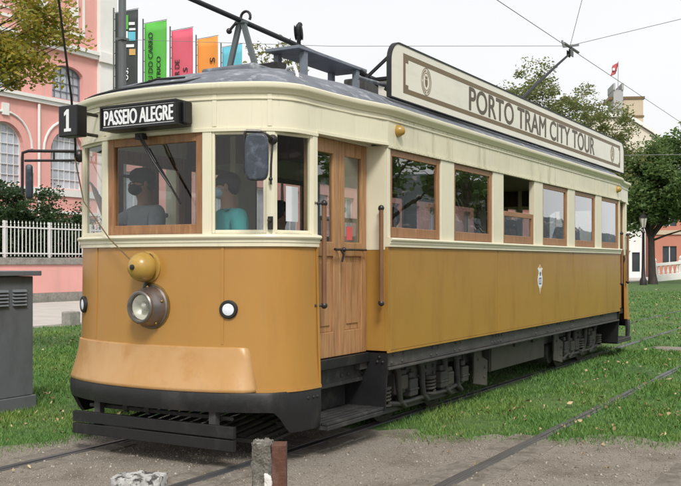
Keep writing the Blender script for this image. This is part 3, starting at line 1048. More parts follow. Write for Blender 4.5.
# ------------------------------------------------------------------ banners on their poles
bd = Vector((0.92, 0.40, 0)).normalized()
specs = [('dark_b', 'black banner with coloured patches beside grey pole', -14.0, 14.40, 8.50),
         ('green_b', 'bright green banner with black upright lettering', -14.0, 15.61, 8.46),
         ('pink_b', 'pinkish red banner between the green and the orange one', -14.0, 16.81, 8.50),
         ('orange_b', 'orange banner with one black letter', -14.0, 18.05, 8.50),
         ('blue_b', 'light blue banner, farthest of the banner row', -14.0, 19.33, 8.50)]
nrm_b = Vector((bd.y, -bd.x, 0))
for i, (mt, lab, x, y, top) in enumerate(specs):
    bt = thing('banner', lab, 'banner', (x, y, 0.05), 'upright banners in a row')
    mb = MB()
    mb.tube([(x, y, 0.0), (x, y, top + 0.12)], 0.022, 8)
    mb.bar((x, y, top - 0.02), (x + bd.x * 0.72, y + bd.y * 0.72, top + 0.09), 0.014, 0.014)
    for z in np.arange(5.1, top, 0.32):
        mb.cb((x + 0.02, y, z), (0.05, 0.02, 0.02))
    mb.build('banner_pole', 'steel_pole', bt, smooth=True)
    mb = MB()
    nn = 9
    zz = np.linspace(5.0, top - 0.03, 14)
    rows = []
    for z in zz:
        row = []
        for k in range(nn):
            t_ = k / (nn - 1)
            wv = 0.022 * math.sin(5 * t_ + 1.4 * z + i) * t_
            p = Vector((x, y, 0)) + bd * (0.04 + 0.66 * t_) + nrm_b * wv
            row.append((p.x, p.y, z + (0.10 * t_ if z > top - 0.05 else 0.08 * t_)))
        rows.append(row)
    mb.add([p for r_ in rows for p in r_], [(j * nn + k, j * nn + k + 1, (j + 1) * nn + k + 1, (j + 1) * nn + k) for j in range(len(rows) - 1) for k in range(nn - 1)])
    cl = mb.build('banner_cloth', mt, bt, smooth=True, recalc=False)
    sm = cl.modifiers.new('thick', 'SOLIDIFY'); sm.thickness = 0.004
    up = (0, 0, 1)
    o0 = Vector((x, y, 0)) + nrm_b * 0.034

    def bp_(t_, z):
        q = o0 + bd * t_
        return (q.x, q.y, z)
    if i == 1:
        text('lettering', 'MUSEU DO CARRO', 'black_ink', cl, up, -bd, bp_(0.235, 8.17), width=1.95, height=0.135, depth=0.004, bold=0.01, align='RIGHT')
        text('lettering', 'EL\u00c9CTRICO', 'black_ink', cl, up, -bd, bp_(0.46, 7.47), width=1.16, height=0.15, depth=0.004, bold=0.01, align='RIGHT')
    if i == 2:
        text('lettering', 'R DE', 'black_ink', cl, up, -bd, bp_(0.227, 7.60), width=0.46, height=0.14, depth=0.004, bold=0.01, align='RIGHT')
        text('lettering', 'S', 'black_ink', cl, up, -bd, bp_(0.48, 7.36), height=0.14, width=0.12, depth=0.004, bold=0.02, align='RIGHT')
    if i == 3:
        text('lettering', 'S', 'black_ink', cl, up, -bd, bp_(0.53, 7.89), height=0.16, width=0.15, depth=0.004, bold=0.02, align='RIGHT')
    if i == 0:
        for nm, mm, rects_ in (('patches', 'green_b', [(0.28, 0.43, 8.0, 8.40)]), ('patches', 'blue_b', [(0.43, 0.64, 7.68, 7.93)]),
                              ('patches', 'white_ink', [(0.45, 0.62, 8.12, 8.2), (0.30, 0.42, 7.72, 7.95), (0.46, 0.64, 7.97, 8.03), (0.30, 0.60, 7.50, 7.58)]),
                              ('patches', 'gold_ink', [(0.46, 0.64, 7.28, 7.45)])):
            for (a, b, c, d) in rects_:
                mb = MB()
                q = [bp_(a, c), bp_(b, c), bp_(b, d), bp_(a, d)]
                mb.add(q, [(0, 1, 2, 3)])
                oo = mb.build('patch', mm, cl, recalc=False)
                s2 = oo.modifiers.new('thick', 'SOLIDIFY'); s2.thickness = 0.004
        text('lettering', 'os.', 'white_ink', cl, up, -bd, bp_(0.37, 6.75), height=0.13, width=0.34, depth=0.004)

# tall grey tramway pole
mb = MB()
mb.tube([(-9.2, 9.6, 0), (-9.2, 9.6, 1.2), (-9.2, 9.6, 9.5)], [0.10, 0.088, 0.075], 16)
mb.cb((-9.2, 9.6, 6.2), (0.2, 0.2, 0.05))
mb.cb((-9.2, 9.6, 0.05), (0.36, 0.36, 0.10))
tag(mb.build('tramway_pole', 'steel_pole', smooth=True), 'tall grey steel pole rising behind tram front by banners', 'pole')

# ------------------------------------------------------------------ overhead wires
WH = 5.22
mb = MB(); mb.tube([(0, -14, WH), (0, 40, WH), (0, 120, WH)], 0.0055, 6)
mb.tube([(0, 10.55, WH + 0.03), (0, 11.4, WH + 0.03)], 0.022, 6)
mb.bar((-0.13, 10.9, WH + 0.05), (0.15, 10.9, WH + 0.05), 0.03, 0.035)
mb.tube([(-0.12, 10.9, WH + 0.05), (-0.14, 10.88, WH + 0.16)], 0.018, 6)
mb.tube([(0, 29.5, WH + 0.03), (0, 30.5, WH + 0.02)], 0.04, 6)
tag(mb.build('contact_wire', 'wire', smooth=True), 'thin overhead contact wire with clamp above the trolley wheel', 'wire')
mb = MB(); mb.tube([(-9.2, 9.6, 6.2), (-4.5, 10.3, 5.66), (0, 10.9, WH + 0.05)], 0.005, 6)
tag(mb.build('span_wire', 'wire'), 'nearly level span wire from grey pole to contact wire clamp', 'wire')
mb = MB(); mb.tube([(0.03, 10.9, WH + 0.06), (4.0, 11.6, 5.95), (9.5, 12.6, 6.8)], 0.005, 6)
tag(mb.build('span_wire', 'wire'), 'span wire running from contact wire clamp to right edge', 'wire')
mb = MB(); mb.tube([(0.0, 10.9, WH + 0.06), (2.1, 6.7, 7.5)], 0.0045, 6)
tag(mb.build('stay_wire', 'wire'), 'steep stay wire rising from the contact wire clamp', 'wire')
mb = MB(); mb.tube([(-22, 26.5, 6.4), (-9, 28.5, 5.5), (0, 30, WH + 0.05), (8, 31.5, 5.9), (12, 32, 6.3)], 0.011, 6)
tag(mb.build('span_wire', 'wire'), 'farther span wire crossing in front of the beige tower', 'wire')

# ------------------------------------------------------------------ far right background
tw = thing('office_tower', 'beige office tower with grey fin beyond the tree', 'building', (-26, 125, 0))
Tt = Matrix.Translation((-27.5, 123.7, 0)) @ Matrix.Rotation(R(24), 4, 'Z')
mb = MB(); mb.bx(1.3, 3.95, 0, 5, 12, 23.4, Tt); mb.build('tower_block', 'beige', tw)
mb = MB(); mb.bx(0, 1.25, -0.4, 4, 12, 24.6, Tt); mb.bx(-0.05, 0.2, -0.6, 4, 24.603, 25.5, Tt); mb.bx(1.05, 1.3, -0.6, 4, 24.603, 25.5, Tt); mb.build('fin', 'grey_conc', tw)
mb = MB(); mb.bx(1.3, 4.05, -0.15, 5.1, 20.95, 21.2, Tt); mb.bx(-0.6, 4.15, -0.15, 5.1, 23.41, 23.75, Tt)
mb.build('string_course', 'brown_ink', tw)
mb = MB()
prf = [(-3.5, 21.1), (-0.7, 21.3), (1.35, 21.1), (2.7, 20.5), (4.85, 19.1), (8.5, 15.5)]
k = len(prf)
sec = [Tt @ Vector((x, -2.0, z)) for (x, z) in prf]
sec2 = [Tt @ Vector((x, 4.0, z)) for (x, z) in prf]
mb.add(sec + sec2 + [p - Vector((0, 0, 0.5)) for p in sec + sec2],
       [(i, i + 1, k + i + 1, k + i) for i in range(k - 1)] + [(2 * k + i, 2 * k + i + 1, 3 * k + i + 1, 3 * k + i) for i in range(k - 1)] +
       [(i, i + 1, 2 * k + i + 1, 2 * k + i) for i in range(k - 1)] + [(k + i, k + i + 1, 3 * k + i + 1, 3 * k + i) for i in range(k - 1)] + [(0, k, 3 * k, 2 * k), (k - 1, 2 * k - 1, 4 * k - 1, 3 * k - 1)])
mb.build('curved_roof', 'white_stucco', tw)
mb = MB()
low = [(-3.4, 0), (8.2, 0), (8.2, 15.2), (4.75, 18.5), (2.65, 19.9), (1.3, 20.5), (-0.7, 20.7), (-3.4, 20.5)]
mb.prism(low, -5.0, Tt @ basis((1, 0, 0), (0, 0, 1), (0, -1.6, 0)))
mb.build('lower_block', 'pale_render', tw)
for zz_ in (21.5, 22.3):
    mb = MB(); mb.bx(3.951, 4.1, 1.0, 2.0, zz_, zz_ + 0.45, Tt); mb.build('window', 'dark_pane', tw)

fl = thing('flag', 'faded red flag flying from thin pole above beige tower', 'flag', (-27.1, 124.0, 24))
mb = MB(); mb.tube([(-27.0, 124.3, 24.0), (-26.95, 124.3, 28.6)], 0.05, 6); mb.build('flagpole', 'grey_conc', fl)
mb = MB()
rows = []
for j in range(6):
    rows.append([(-26.93 - 0.95 * k / 5 - 0.18 * math.sin(k * 0.9 + j * .3), 124.3 - 0.5 * k / 5 + 0.18 * math.sin(k * 1.3 + j), 28.5 - 0.75 * k / 5 - 1.2 * j / 5) for k in range(6)])
mb.add([p for r_ in rows for p in r_], [(j * 6 + k, j * 6 + k + 1, j * 6 + k + 7, j * 6 + k + 6) for j in range(5) for k in range(5)])
oo = mb.build('flag_cloth', 'red_flag', fl, smooth=True, recalc=False)
s2 = oo.modifiers.new('thick', 'SOLIDIFY'); s2.thickness = 0.02
mb = MB(); mb.cb((-27.45, 123.85, 27.5), (0.3, 0.05, 0.35), Matrix.Rotation(R(30), 4, 'Z')); mb.build('emblem', 'white_ink', oo)

sb = thing('salmon_building', 'salmon coloured two storey building behind the balustrade at the right edge', 'building', (-9, 92, 0))
Ts = Matrix.Translation((-14.5, 87.5, 0)) @ Matrix.Rotation(R(18), 4, 'Z')
hl = []
for xx in np.arange(0.7, 15, 2.2):
    hl.append([(xx, 1.4), (xx + 1.25, 1.4), (xx + 1.25, 3.0), (xx, 3.0)])
    hl.append([(xx, 4.9), (xx + 1.25, 4.9), (xx + 1.25, 7.0), (xx, 7.0)])
TS2 = Ts @ basis((1, 0, 0), (0, 0, 1), (0, 0, 0))
mb = MB(); mb.holes([(0, 0), (16, 0), (16, 8.4), (0, 8.4)], hl, -0.3, TS2); mb.bx(0, 16, 0.35, 9, 0, 8.3, Ts); mb.build('wall', 'salmon', sb)
mb = MB(); mb.bx(0, 16, -0.15, -0.003, 4.1, 4.5, Ts); mb.bx(-0.1, 16, -0.3, -0.003, 8.1, 8.6, Ts); mb.build('cornice', 'beige', sb)
for h_ in hl:
    mb = MB(); mb.bx(h_[0][0] + .01, h_[1][0] - .01, 0.15, 0.2, h_[0][1] + .01, h_[2][1] - .01, Ts); w = mb.build('window', 'dark_pane', sb)
    mb = MB()
    xm = (h_[0][0] + h_[1][0]) / 2
    mb.bx(xm - .04, xm + .04, 0.10, 0.148, h_[0][1] + .01, h_[2][1] - .01, Ts); mb.build('frame', 'fence_white', w)
wb = thing('white_building', 'narrow white house front between tram rear and dark tree trunk', 'building', (-14, 88, 0))
Tw = Matrix.Translation((-18.7, 83.6, 0)) @ Matrix.Rotation(R(18), 4, 'Z')
hl = [[(1.2 + 2.2 * i, 1.6), (2.2 + 2.2 * i, 1.6), (2.2 + 2.2 * i, 3.4), (1.2 + 2.2 * i, 3.4)] for i in range(2)]
mb = MB(); mb.holes([(-4, 0), (4.1, 0), (4.1, 8.8), (-4, 8.8)], [[(2.9, 0.6), (3.6, 0.6), (3.6, 2.4), (2.9, 2.4)]], -0.3, Tw @ basis((1, 0, 0), (0, 0, 1), (0, 0, 0)))
mb.bx(-4, 4.1, 0.35, 7, 0, 8.7, Tw); mb.build('wall', 'white_stucco', wb)
mb = MB(); mb.bx(2.91, 3.59, 0.15, 0.2, 0.61, 2.39, Tw); mb.build('window', 'dark_pane', wb)
mb = MB(); mb.bx(-4.1, 4.2, -0.2, -0.003, 8.3, 8.8, Tw); mb.build('cornice', 'white_stucco', wb)

# white balustrade rising along the far edge of the lawn
bl = thing('balustrade', 'white stone balustrade along the far lawn edge', 'balustrade', (-9, 76, 0))
mb, mp_ = MB(), MB()
A, B = Vector((-11.2, 70.5, 0.0)), Vector((2.5, 84.5, 1.6))
mb.bar(A + Vector((0, 0, 1.25)), B + Vector((0, 0, 1.25)), 0.3, 0.2)
mb.bar(A + Vector((0, 0, 0.2)), B + Vector((0, 0, 0.2)), 0.34, 0.5)
for i in range(48):
    p = A.lerp(B, (i + 0.5) / 48)
    if i % 6 == 0:
        mp_.cb(p + Vector((0, 0, 0.8)), (0.36, 0.36, 1.3))
        mp_.ball(p + Vector((0, 0, 1.6)), 0.2, n=8, k=5)
    else:
        mb.lathe([(0.06, 0.45), (0.11, 0.6), (0.05, 0.9), (0.08, 1.15)], Matrix.Translation(p), 6)
mb.build('baluster_run', 'white_stucco', bl)
mp_.build('piers', 'white_stucco', bl)

# lamp post
lp = thing('street_lamp', 'dark old style lamp post standing on the lawn beside the tram rear', 'street lamp', (-9.1, 58.0, 0))
mb = MB(); mb.lathe([(0.24, 0), (0.24, 0.3), (0.14, 0.5), (0.11, 1.2), (0.085, 3.4), (0.12, 3.45), (0.05, 3.6), (0.05, 3.75)], Matrix.Translation((-9.1, 58.0, 0)), 12)
mb.build('post', 'iron', lp, smooth=True)
mb = MB(); mb.lathe([(0.13, 3.75), (0.25, 4.35), (0.25, 4.36)], Matrix.Translation((-9.1, 58.0, 0)), 6); mb.build('lantern', 'lampglass', lp)
mb = MB(); mb.lathe([(0.29, 4.365), (0.29, 4.42), (0.12, 4.62), (0.04, 4.66), (0.03, 4.85)], Matrix.Translation((-9.1, 58.0, 0)), 6)
for i in range(6):
    a = 2 * math.pi * i / 6
    mb.tube([(-9.1 + .135 * math.cos(a), 58 + .135 * math.sin(a), 3.74), (-9.1 + .257 * math.cos(a), 58 + .257 * math.sin(a), 4.37)], 0.018, 5)
mb.build('lantern_frame', 'iron', lp)

# ------------------------------------------------------------------ grey cabinet
cb_ = thing('utility_cabinet', 'dark grey metal utility cabinet with louvres on the left lawn', 'cabinet', (-2.95, 0.7, 0))
mb = MB(); mb.bx(-3.22, -2.79, 0.05, 1.42, 0.14, 1.355); mb.build('body', 'cabinet', cb_, bevel=0.008)
mb = MB(); mb.bx(-3.27, -2.73, -0.01, 1.48, 1.36, 1.41); mb.build('lid', 'cabinet', cb_, bevel=0.006)
mb = MB(); mb.bx(-3.24, -2.765, 0.03, 1.44, -0.02, 0.137); mb.build('plinth', 'cabinet', cb_, bevel=0.006)
for c0 in (0.92, 1.15, 0.20, 0.43):
    mb = MB()
    for i in range(5):
        z = 1.06 + i * 0.034
        mb.add([(-2.787, c0, z), (-2.787, c0 + 0.18, z), (-2.787, c0 + 0.18, z + 0.026), (-2.787, c0, z + 0.026), (-2.765, c0 + .01, z), (-2.765, c0 + 0.17, z)],
               [(0, 1, 5, 4), (4, 5, 2, 3), (0, 4, 3), (1, 2, 5)])
    mb.build('louvre', 'cabinet_light', cb_)
mb = MB(); mb.bx(-2.789, -2.77, 0.66, 0.69, 0.72, 0.84); mb.bx(-2.769, -2.755, 0.665, 0.685, 0.74, 0.80); mb.build('handle', 'iron', cb_, bevel=0.004)
mb = MB(); mb.bx(-2.789, -2.783, 0.735, 0.741, 0.16, 1.34); mb.build('door_seam', 'rubber', cb_)

# ------------------------------------------------------------------ posts in the foreground
st = thing('broken_post', 'broken concrete stump with rusty steel edge in front of tram', 'post', (1.72, -1.2, 0))
px, py = 1.50, -0.845


from mathutils import noise as mn


def rough_block(mb, x0, x1, y0, y1, z0, z1, n=7, amp=0.014, top=0.03, T=None, rr=None):
    """an irregular block: rounded plan outline, ragged top"""
    rr = rr or random.Random(4)
    n *= 3
    k = 4 * n
    cx, cy = (x0 + x1) / 2, (y0 + y1) / 2
    rows = []
    nl = 26
    sd_ = rr.uniform(0, 50)
    for j in range(nl + 1):
        row = []
        for i in range(k):
            a = 2 * math.pi * i / k
            c, s_ = math.cos(a), math.sin(a)
            q = 1 / max(abs(c), abs(s_))
            q = min(q, 1.28)
            bx_, by_, zb_ = c * q * (x1 - x0) / 2, s_ * q * (y1 - y0) / 2, z0 + (z1 - z0) * j / nl
            w_ = mn.fractal(Vector((bx_ * 16 + sd_, by_ * 16, zb_ * 14)), 0.9, 2.2, 5) * amp * 1.5
            x = cx + bx_ + c * w_ + rr.uniform(-amp, amp) * .12
            y = cy + by_ + s_ * w_ + rr.uniform(-amp, amp) * .12
            z = zb_ + (mn.fractal(Vector((bx_ * 22, by_ * 22, sd_)), 0.9, 2.2, 4) * top if j > nl - 4 else 0)
            row.append((x, y, z))
        rows.append(row)
    vs = [p for r_ in rows for p in r_]
    fs = [(j * k + i, j * k + (i + 1) % k, (j + 1) * k + (i + 1) % k, (j + 1) * k + i) for j in range(nl) for i in range(k)]
    for ring in (0.66, 0.33):
        for i in range(k):
            px_, py_, pz_ = rows[nl][i]
            qx, qy = cx + (px_ - cx) * ring, cy + (py_ - cy) * ring
            vs.append((qx, qy, z1 + mn.fractal(Vector(((qx - cx) * 22, (qy - cy) * 22, sd_)), 0.9, 2.2, 4) * top + 0.004))
    fs += [((nl + j) * k + i, (nl + j) * k + (i + 1) % k, (nl + j + 1) * k + (i + 1) % k, (nl + j + 1) * k + i) for j in range(2) for i in range(k)]
    vs.append((cx, cy, z1 + 0.006))
    ci = len(vs) - 1
    fs += [((nl + 2) * k + i, (nl + 2) * k + (i + 1) % k, ci) for i in range(k)]
    fs.append(tuple(range(k))[::-1])
    if T:
        vs = [T @ Vector(p) for p in vs]
    mb.add(vs, fs)


# camera-frame numbers: stump about 5.5 m away
def cam_pt(X, Z):
    c, s_ = math.cos(R(30.07)), math.sin(R(30.07))
    return (4.83 + X * c - Z * s_, -5.44 + X * s_ + Z * c)


sx_, sy_ = cam_pt(-0.418, 5.5)
st.location = (sx_, sy_, 0)
Tst = Matrix.Translation((sx_, sy_, 0)) @ Matrix.Rotation(R(30.07), 4, 'Z')
mb = MB()
rough_block(mb, -0.085, 0.03, -0.09, 0.08, -0.05, 0.455, T=Tst)
mb.build('stump', 'concrete', st, smooth=True)
mb = MB()
mb.bx(0.028, 0.108, -0.10, 0.03, -0.05, 0.456, Tst)
mb.build('steel_edge', 'rust', st, bevel=0.003)
mb = MB()
rough_block(mb, -0.018, 0.024, -0.112, -0.08, 0.08, 0.29, n=3, amp=0.006, top=0.02, T=Tst)
mb.build('pale_chip', 'plaster_chip', st)

sx_, sy_ = cam_pt(-1.165, 5.5)
Tst = Matrix.Translation((sx_, sy_, 0)) @ Matrix.Rotation(R(26), 4, 'Z')
mb = MB()
rough_block(mb, -0.145, 0.145, -0.10, 0.10, -0.05, 0.262, n=8, amp=0.008, top=0.012, rr=random.Random(8), T=Tst)
tag(mb.build('kerb_stone', 'stone_white', smooth=True), 'white speckled stone stub at bottom left of stump', 'stone')


# ================================================================== the tram
L = 11.1                      # overall length, nose at y = 0
BU = 1.2                      # half width of the saloon
Y0, Y1 = 1.62, L - 1.62       # bulkheads
SK = 0.755                    # bottom of the side panels
tram = thing('tram', 'old cream and ochre electric tram standing on the track', 'tram', (0, L / 2, 0))


def spline(pts, n):
    P = [Vector((p[0], p[1], 0)) for p in pts]
    P = [P[0] * 2 - P[1]] + P + [P[-1] * 2 - P[-2]]
    out = []
    for i in range(1, len(P) - 2):
        a, b, c, d = P[i - 1], P[i], P[i + 1], P[i + 2]
        for k in range(n):
            t = k / n
            out.append(0.5 * ((2 * b) + (c - a) * t + (2 * a - 5 * b + 4 * c - d) * t * t + (3 * b - a - 3 * c + d) * t ** 3))
    out.append(P[-2])
    return [(p.x, p.y) for p in out]


half = [(0, 0.03), (0.27, 0.045), (0.52, 0.09), (0.74, 0.165), (0.93, 0.27), (1.03, 0.40), (1.06, 0.54), (1.068, 0.705)]
FR = spline([(-x, y) for x, y in reversed(half)] + half[1:], 6)      # left door post round the nose to right door post
UF = np.array([p[0] for p in FR]); VF = np.array([p[1] for p in FR])
# arc length along the front path
SF = np.concatenate([[0], np.cumsum(np.hypot(np.diff(UF), np.diff(VF)))])
SM = SF[-1]


def front_at(s):
    return (float(np.interp(s, SF, UF)), float(np.interp(s, SF, VF)))


def s_of_u(u):
    return float(np.interp(u, UF, SF)) if abs(u) < 1.0 else None


def front_piece(s0, s1, n=None):
    n = n or max(2, int((s1 - s0) / 0.05))
    return [front_at(s0 + (s1 - s0) * i / n) for i in range(n + 1)]


def rot180(p):
    return (-p[0], L - p[1])


def both(mb_fn, name, mat, **kw):
    """build an end part at the front and, turned round, at the rear"""
    out = []
    for e in (0, 1):
        mb = MB()
        mb_fn(mb, (lambda p: p) if e == 0 else rot180)
        out.append(mb.build(name, mat, tram, **kw))
    return out


S_P = {'c': s_of_u(0.50), 'm': s_of_u(0.935)}


def fwd(e):
    return (lambda p: p) if e == 0 else rot180


W0, W1 = 1.715, 2.445        # window band
for e in (0, 1):
    f = fwd(e)
    P_ = lambda pts: [f(p) for p in pts]
    # ochre apron
    mb = MB()
    mb.sweep([(0.0, 1.612), (0.004, 1.2), (0.012, 0.85), (0.03, 0.565), (-0.02, 0.565), (-0.03, 1.612)], P_(front_piece(0, SM, 60)))
    mb.build('apron', 'ochre', tram, smooth=True)
    # vertical seam strips on the apron
    mb = MB()
    for u in (-0.62, 0.62):
        s = s_of_u(u)
        mb.sweep([(0.001, 1.61), (0.006, 1.61), (0.014, 0.90), (0.001, 0.90)], P_(front_piece(s - 0.010, s + 0.010, 2)))
    mb.build('seam_strip', 'ochre', tram)
    mb = MB()
    mb.sweep([(0.031, 0.578), (0.039, 0.578), (0.041, 0.553), (0.02, 0.553)], P_(front_piece(0.02, SM - 0.0, 50)))
    mb.sweep([(0.003, 1.60), (0.010, 1.60), (0.036, 0.575), (0.029, 0.575)], P_(front_piece(SM - 0.022, SM - 0.002, 2)))
    mb.build('edge_strip', 'ochre', tram)
    # belt rail, stepped moulding
    mb = MB()
    mb.sweep([(-0.03, 1.614), (0.020, 1.614), (0.020, 1.640), (0.026, 1.644), (0.026, 1.668), (0.040, 1.672), (0.046, 1.684), (0.040, 1.698), (0.0, 1.708), (-0.03, 1.708)],
             P_(front_piece(0, SM, 60)))
    mb.build('belt_rail', 'cream', tram, smooth=True)
    # front letterboard
    mb = MB()
    mb.sweep([(-0.03, 2.452), (0.012, 2.452), (0.012, 2.476), (0.0, 2.480), (0.0, 2.755), (-0.03, 2.755)], P_(front_piece(0, SM, 60)))
    mb.build('letterboard', 'cream', tram, smooth=True)
    for u in (-0.93, -0.50, 0.56, 0.93):
        mb = MB()
        s = s_of_u(u)
        mb.sweep([(0.001, 2.49), (0.005, 2.49), (0.005, 2.725), (0.001, 2.725)], P_(front_piece(s - 0.016, s + 0.016, 2)))
        mb.build('cover_strip', 'cream', tram)
    # posts
    sc, sm_ = S_P['c'], S_P['m']
    for (a, b) in ((0.0, 0.065), (SM - 0.065, SM), (SM - sm_ - 0.033, SM - sm_ + 0.033), (sm_ - 0.033, sm_ + 0.033),
                   (SM - sc - 0.04, SM - sc + 0.035), (sc - 0.035, sc + 0.04)):
        mb = MB()
        mb.sweep([(-0.05, 1.70), (0.006, 1.70), (0.006, 2.46), (-0.05, 2.46)], P_(front_piece(a, b, 3)))
        mb.build('window_post', 'cream', tram, bevel=0.004)
    # windows of the vestibule
    for kind, (a, b) in (('c', (SM - sc + 0.035, sc - 0.035)), ('r', (sc + 0.04, sm_ - 0.033)), ('l', (SM - sm_ + 0.033, SM - sc - 0.04)),
                         ('r2', (sm_ + 0.033, SM - 0.065)), ('l2', (0.065, SM - sm_ - 0.033))):
        pa, pb = Vector((*f(front_at(a)), 0)), Vector((*f(front_at(b)), 0))
        d = (pb - pa); ln = d.length; d = d.normalized()
        n_ = Vector((d.y, -d.x, 0))
        sag = 0.0
        T = basis(d, (0, 0, 1), pa - n_ * 0.012 + Vector((0, 0, 0)))
        fw = 0.062 if kind == 'c' else 0.022
        dp = 0.040 if kind == 'c' else 0.020
        mb = MB()
        z0, z1 = W0 - 0.006, W1 + 0.008
        mb.bx(0.001, fw, z0, z1, -dp, 0.012, T)
        mb.bx(ln - fw, ln - 0.001, z0, z1, -dp, 0.012, T)
        mb.bx(fw, ln - fw, z0, z0 + fw * 1.15, -dp, 0.010, T)
        mb.bx(fw, ln - fw, z1 - fw, z1, -dp, 0.010, T)
        w = mb.build('window', 'wood' if kind == 'c' else 'cream', tram, bevel=0.004)
        mb = MB(); mb.bx(fw, ln - fw, z0 + fw, z1 - fw, -0.016, -0.011, T)
        mb.build('pane', 'glass', w)

# gutter moulding, right round
halfg = half[:-1] + [(1.08, 0.9), (1.115, 1.2), (1.16, 1.42), (1.1995, 1.66), (1.2, 2.2)]
FG = spline([(-x, y) for x, y in reversed(halfg)] + halfg[1:], 5)
LOOP = FG + [(1.2, y) for y in np.linspace(2.6, L - 2.6, 12)] + [rot180(p) for p in FG] + [(-1.2, y) for y in np.linspace(L - 2.6, 2.6, 12)]
mb = MB()
mb.sweep([(-0.03, 2.727), (0.012, 2.727), (0.020, 2.746), (0.044, 2.757), (0.052, 2.772), (0.050, 2.796), (0.036, 2.806), (-0.03, 2.806)], LOOP, closed=True)
mb.build('gutter', 'cream', tram, smooth=True)
mb = MB()
mb.sweep([(0.002, 2.680), (0.010, 2.685), (0.010, 2.695), (0.002, 2.700)], LOOP, closed=True)
mb.build('cornice_bead', 'cream', tram, smooth=True)

# domed canvas roof
mb = MB()
rings = [1.018, 1.012, 0.985, 0.93, 0.85, 0.74, 0.60, 0.44, 0.27, 0.10]
k = len(LOOP)
vs = []
for j, r_ in enumerate(rings):
    for (x, y) in LOOP:
        ys_ = min(max(y, 1.75), L - 1.75)
        px_, py_ = x * r_, ys_ + (y - ys_) * r_
        q = min(1.0, r_)
        z = 2.806 + 0.345 * (max(0.0, 1 - q ** 2.0)) ** 0.78
        if j == 0:
            z = 2.798
        vs.append((px_, py_, z))
fs = [(j * k + i, j * k + (i + 1) % k, (j + 1) * k + (i + 1) % k, (j + 1) * k + i) for j in range(len(rings) - 1) for i in range(k)]
b = (len(rings) - 1) * k
half_k = k // 2
fs.append(tuple(b + i for i in range(k)))
mb.add(vs, fs)
roof = mb.build('roof', 'roof', tram, smooth=True)
mb = MB()      # raised seam lip along the roof
for sx in (-1, 1):
    pth = [(sx * 0.95, 1.55, 3.055), (sx * 1.0, 2.0, 3.05), (sx * 1.02, 2.8, 3.04), (sx * 1.02, L - 2.8, 3.04), (sx * 1.0, L - 2.0, 3.05)]
    mb.tube(pth, 0.018, 6)
mb.build('seam', 'roof', roof, smooth=True)
# ceiling
mb = MB(); mb.prism([(x * 0.965, 1.2 + (y - 1.2) * 0.985) for x, y in LOOP], 0.02, Matrix.Translation((0, 0, 2.66))); mb.build('ceiling', 'ceiling', tram)

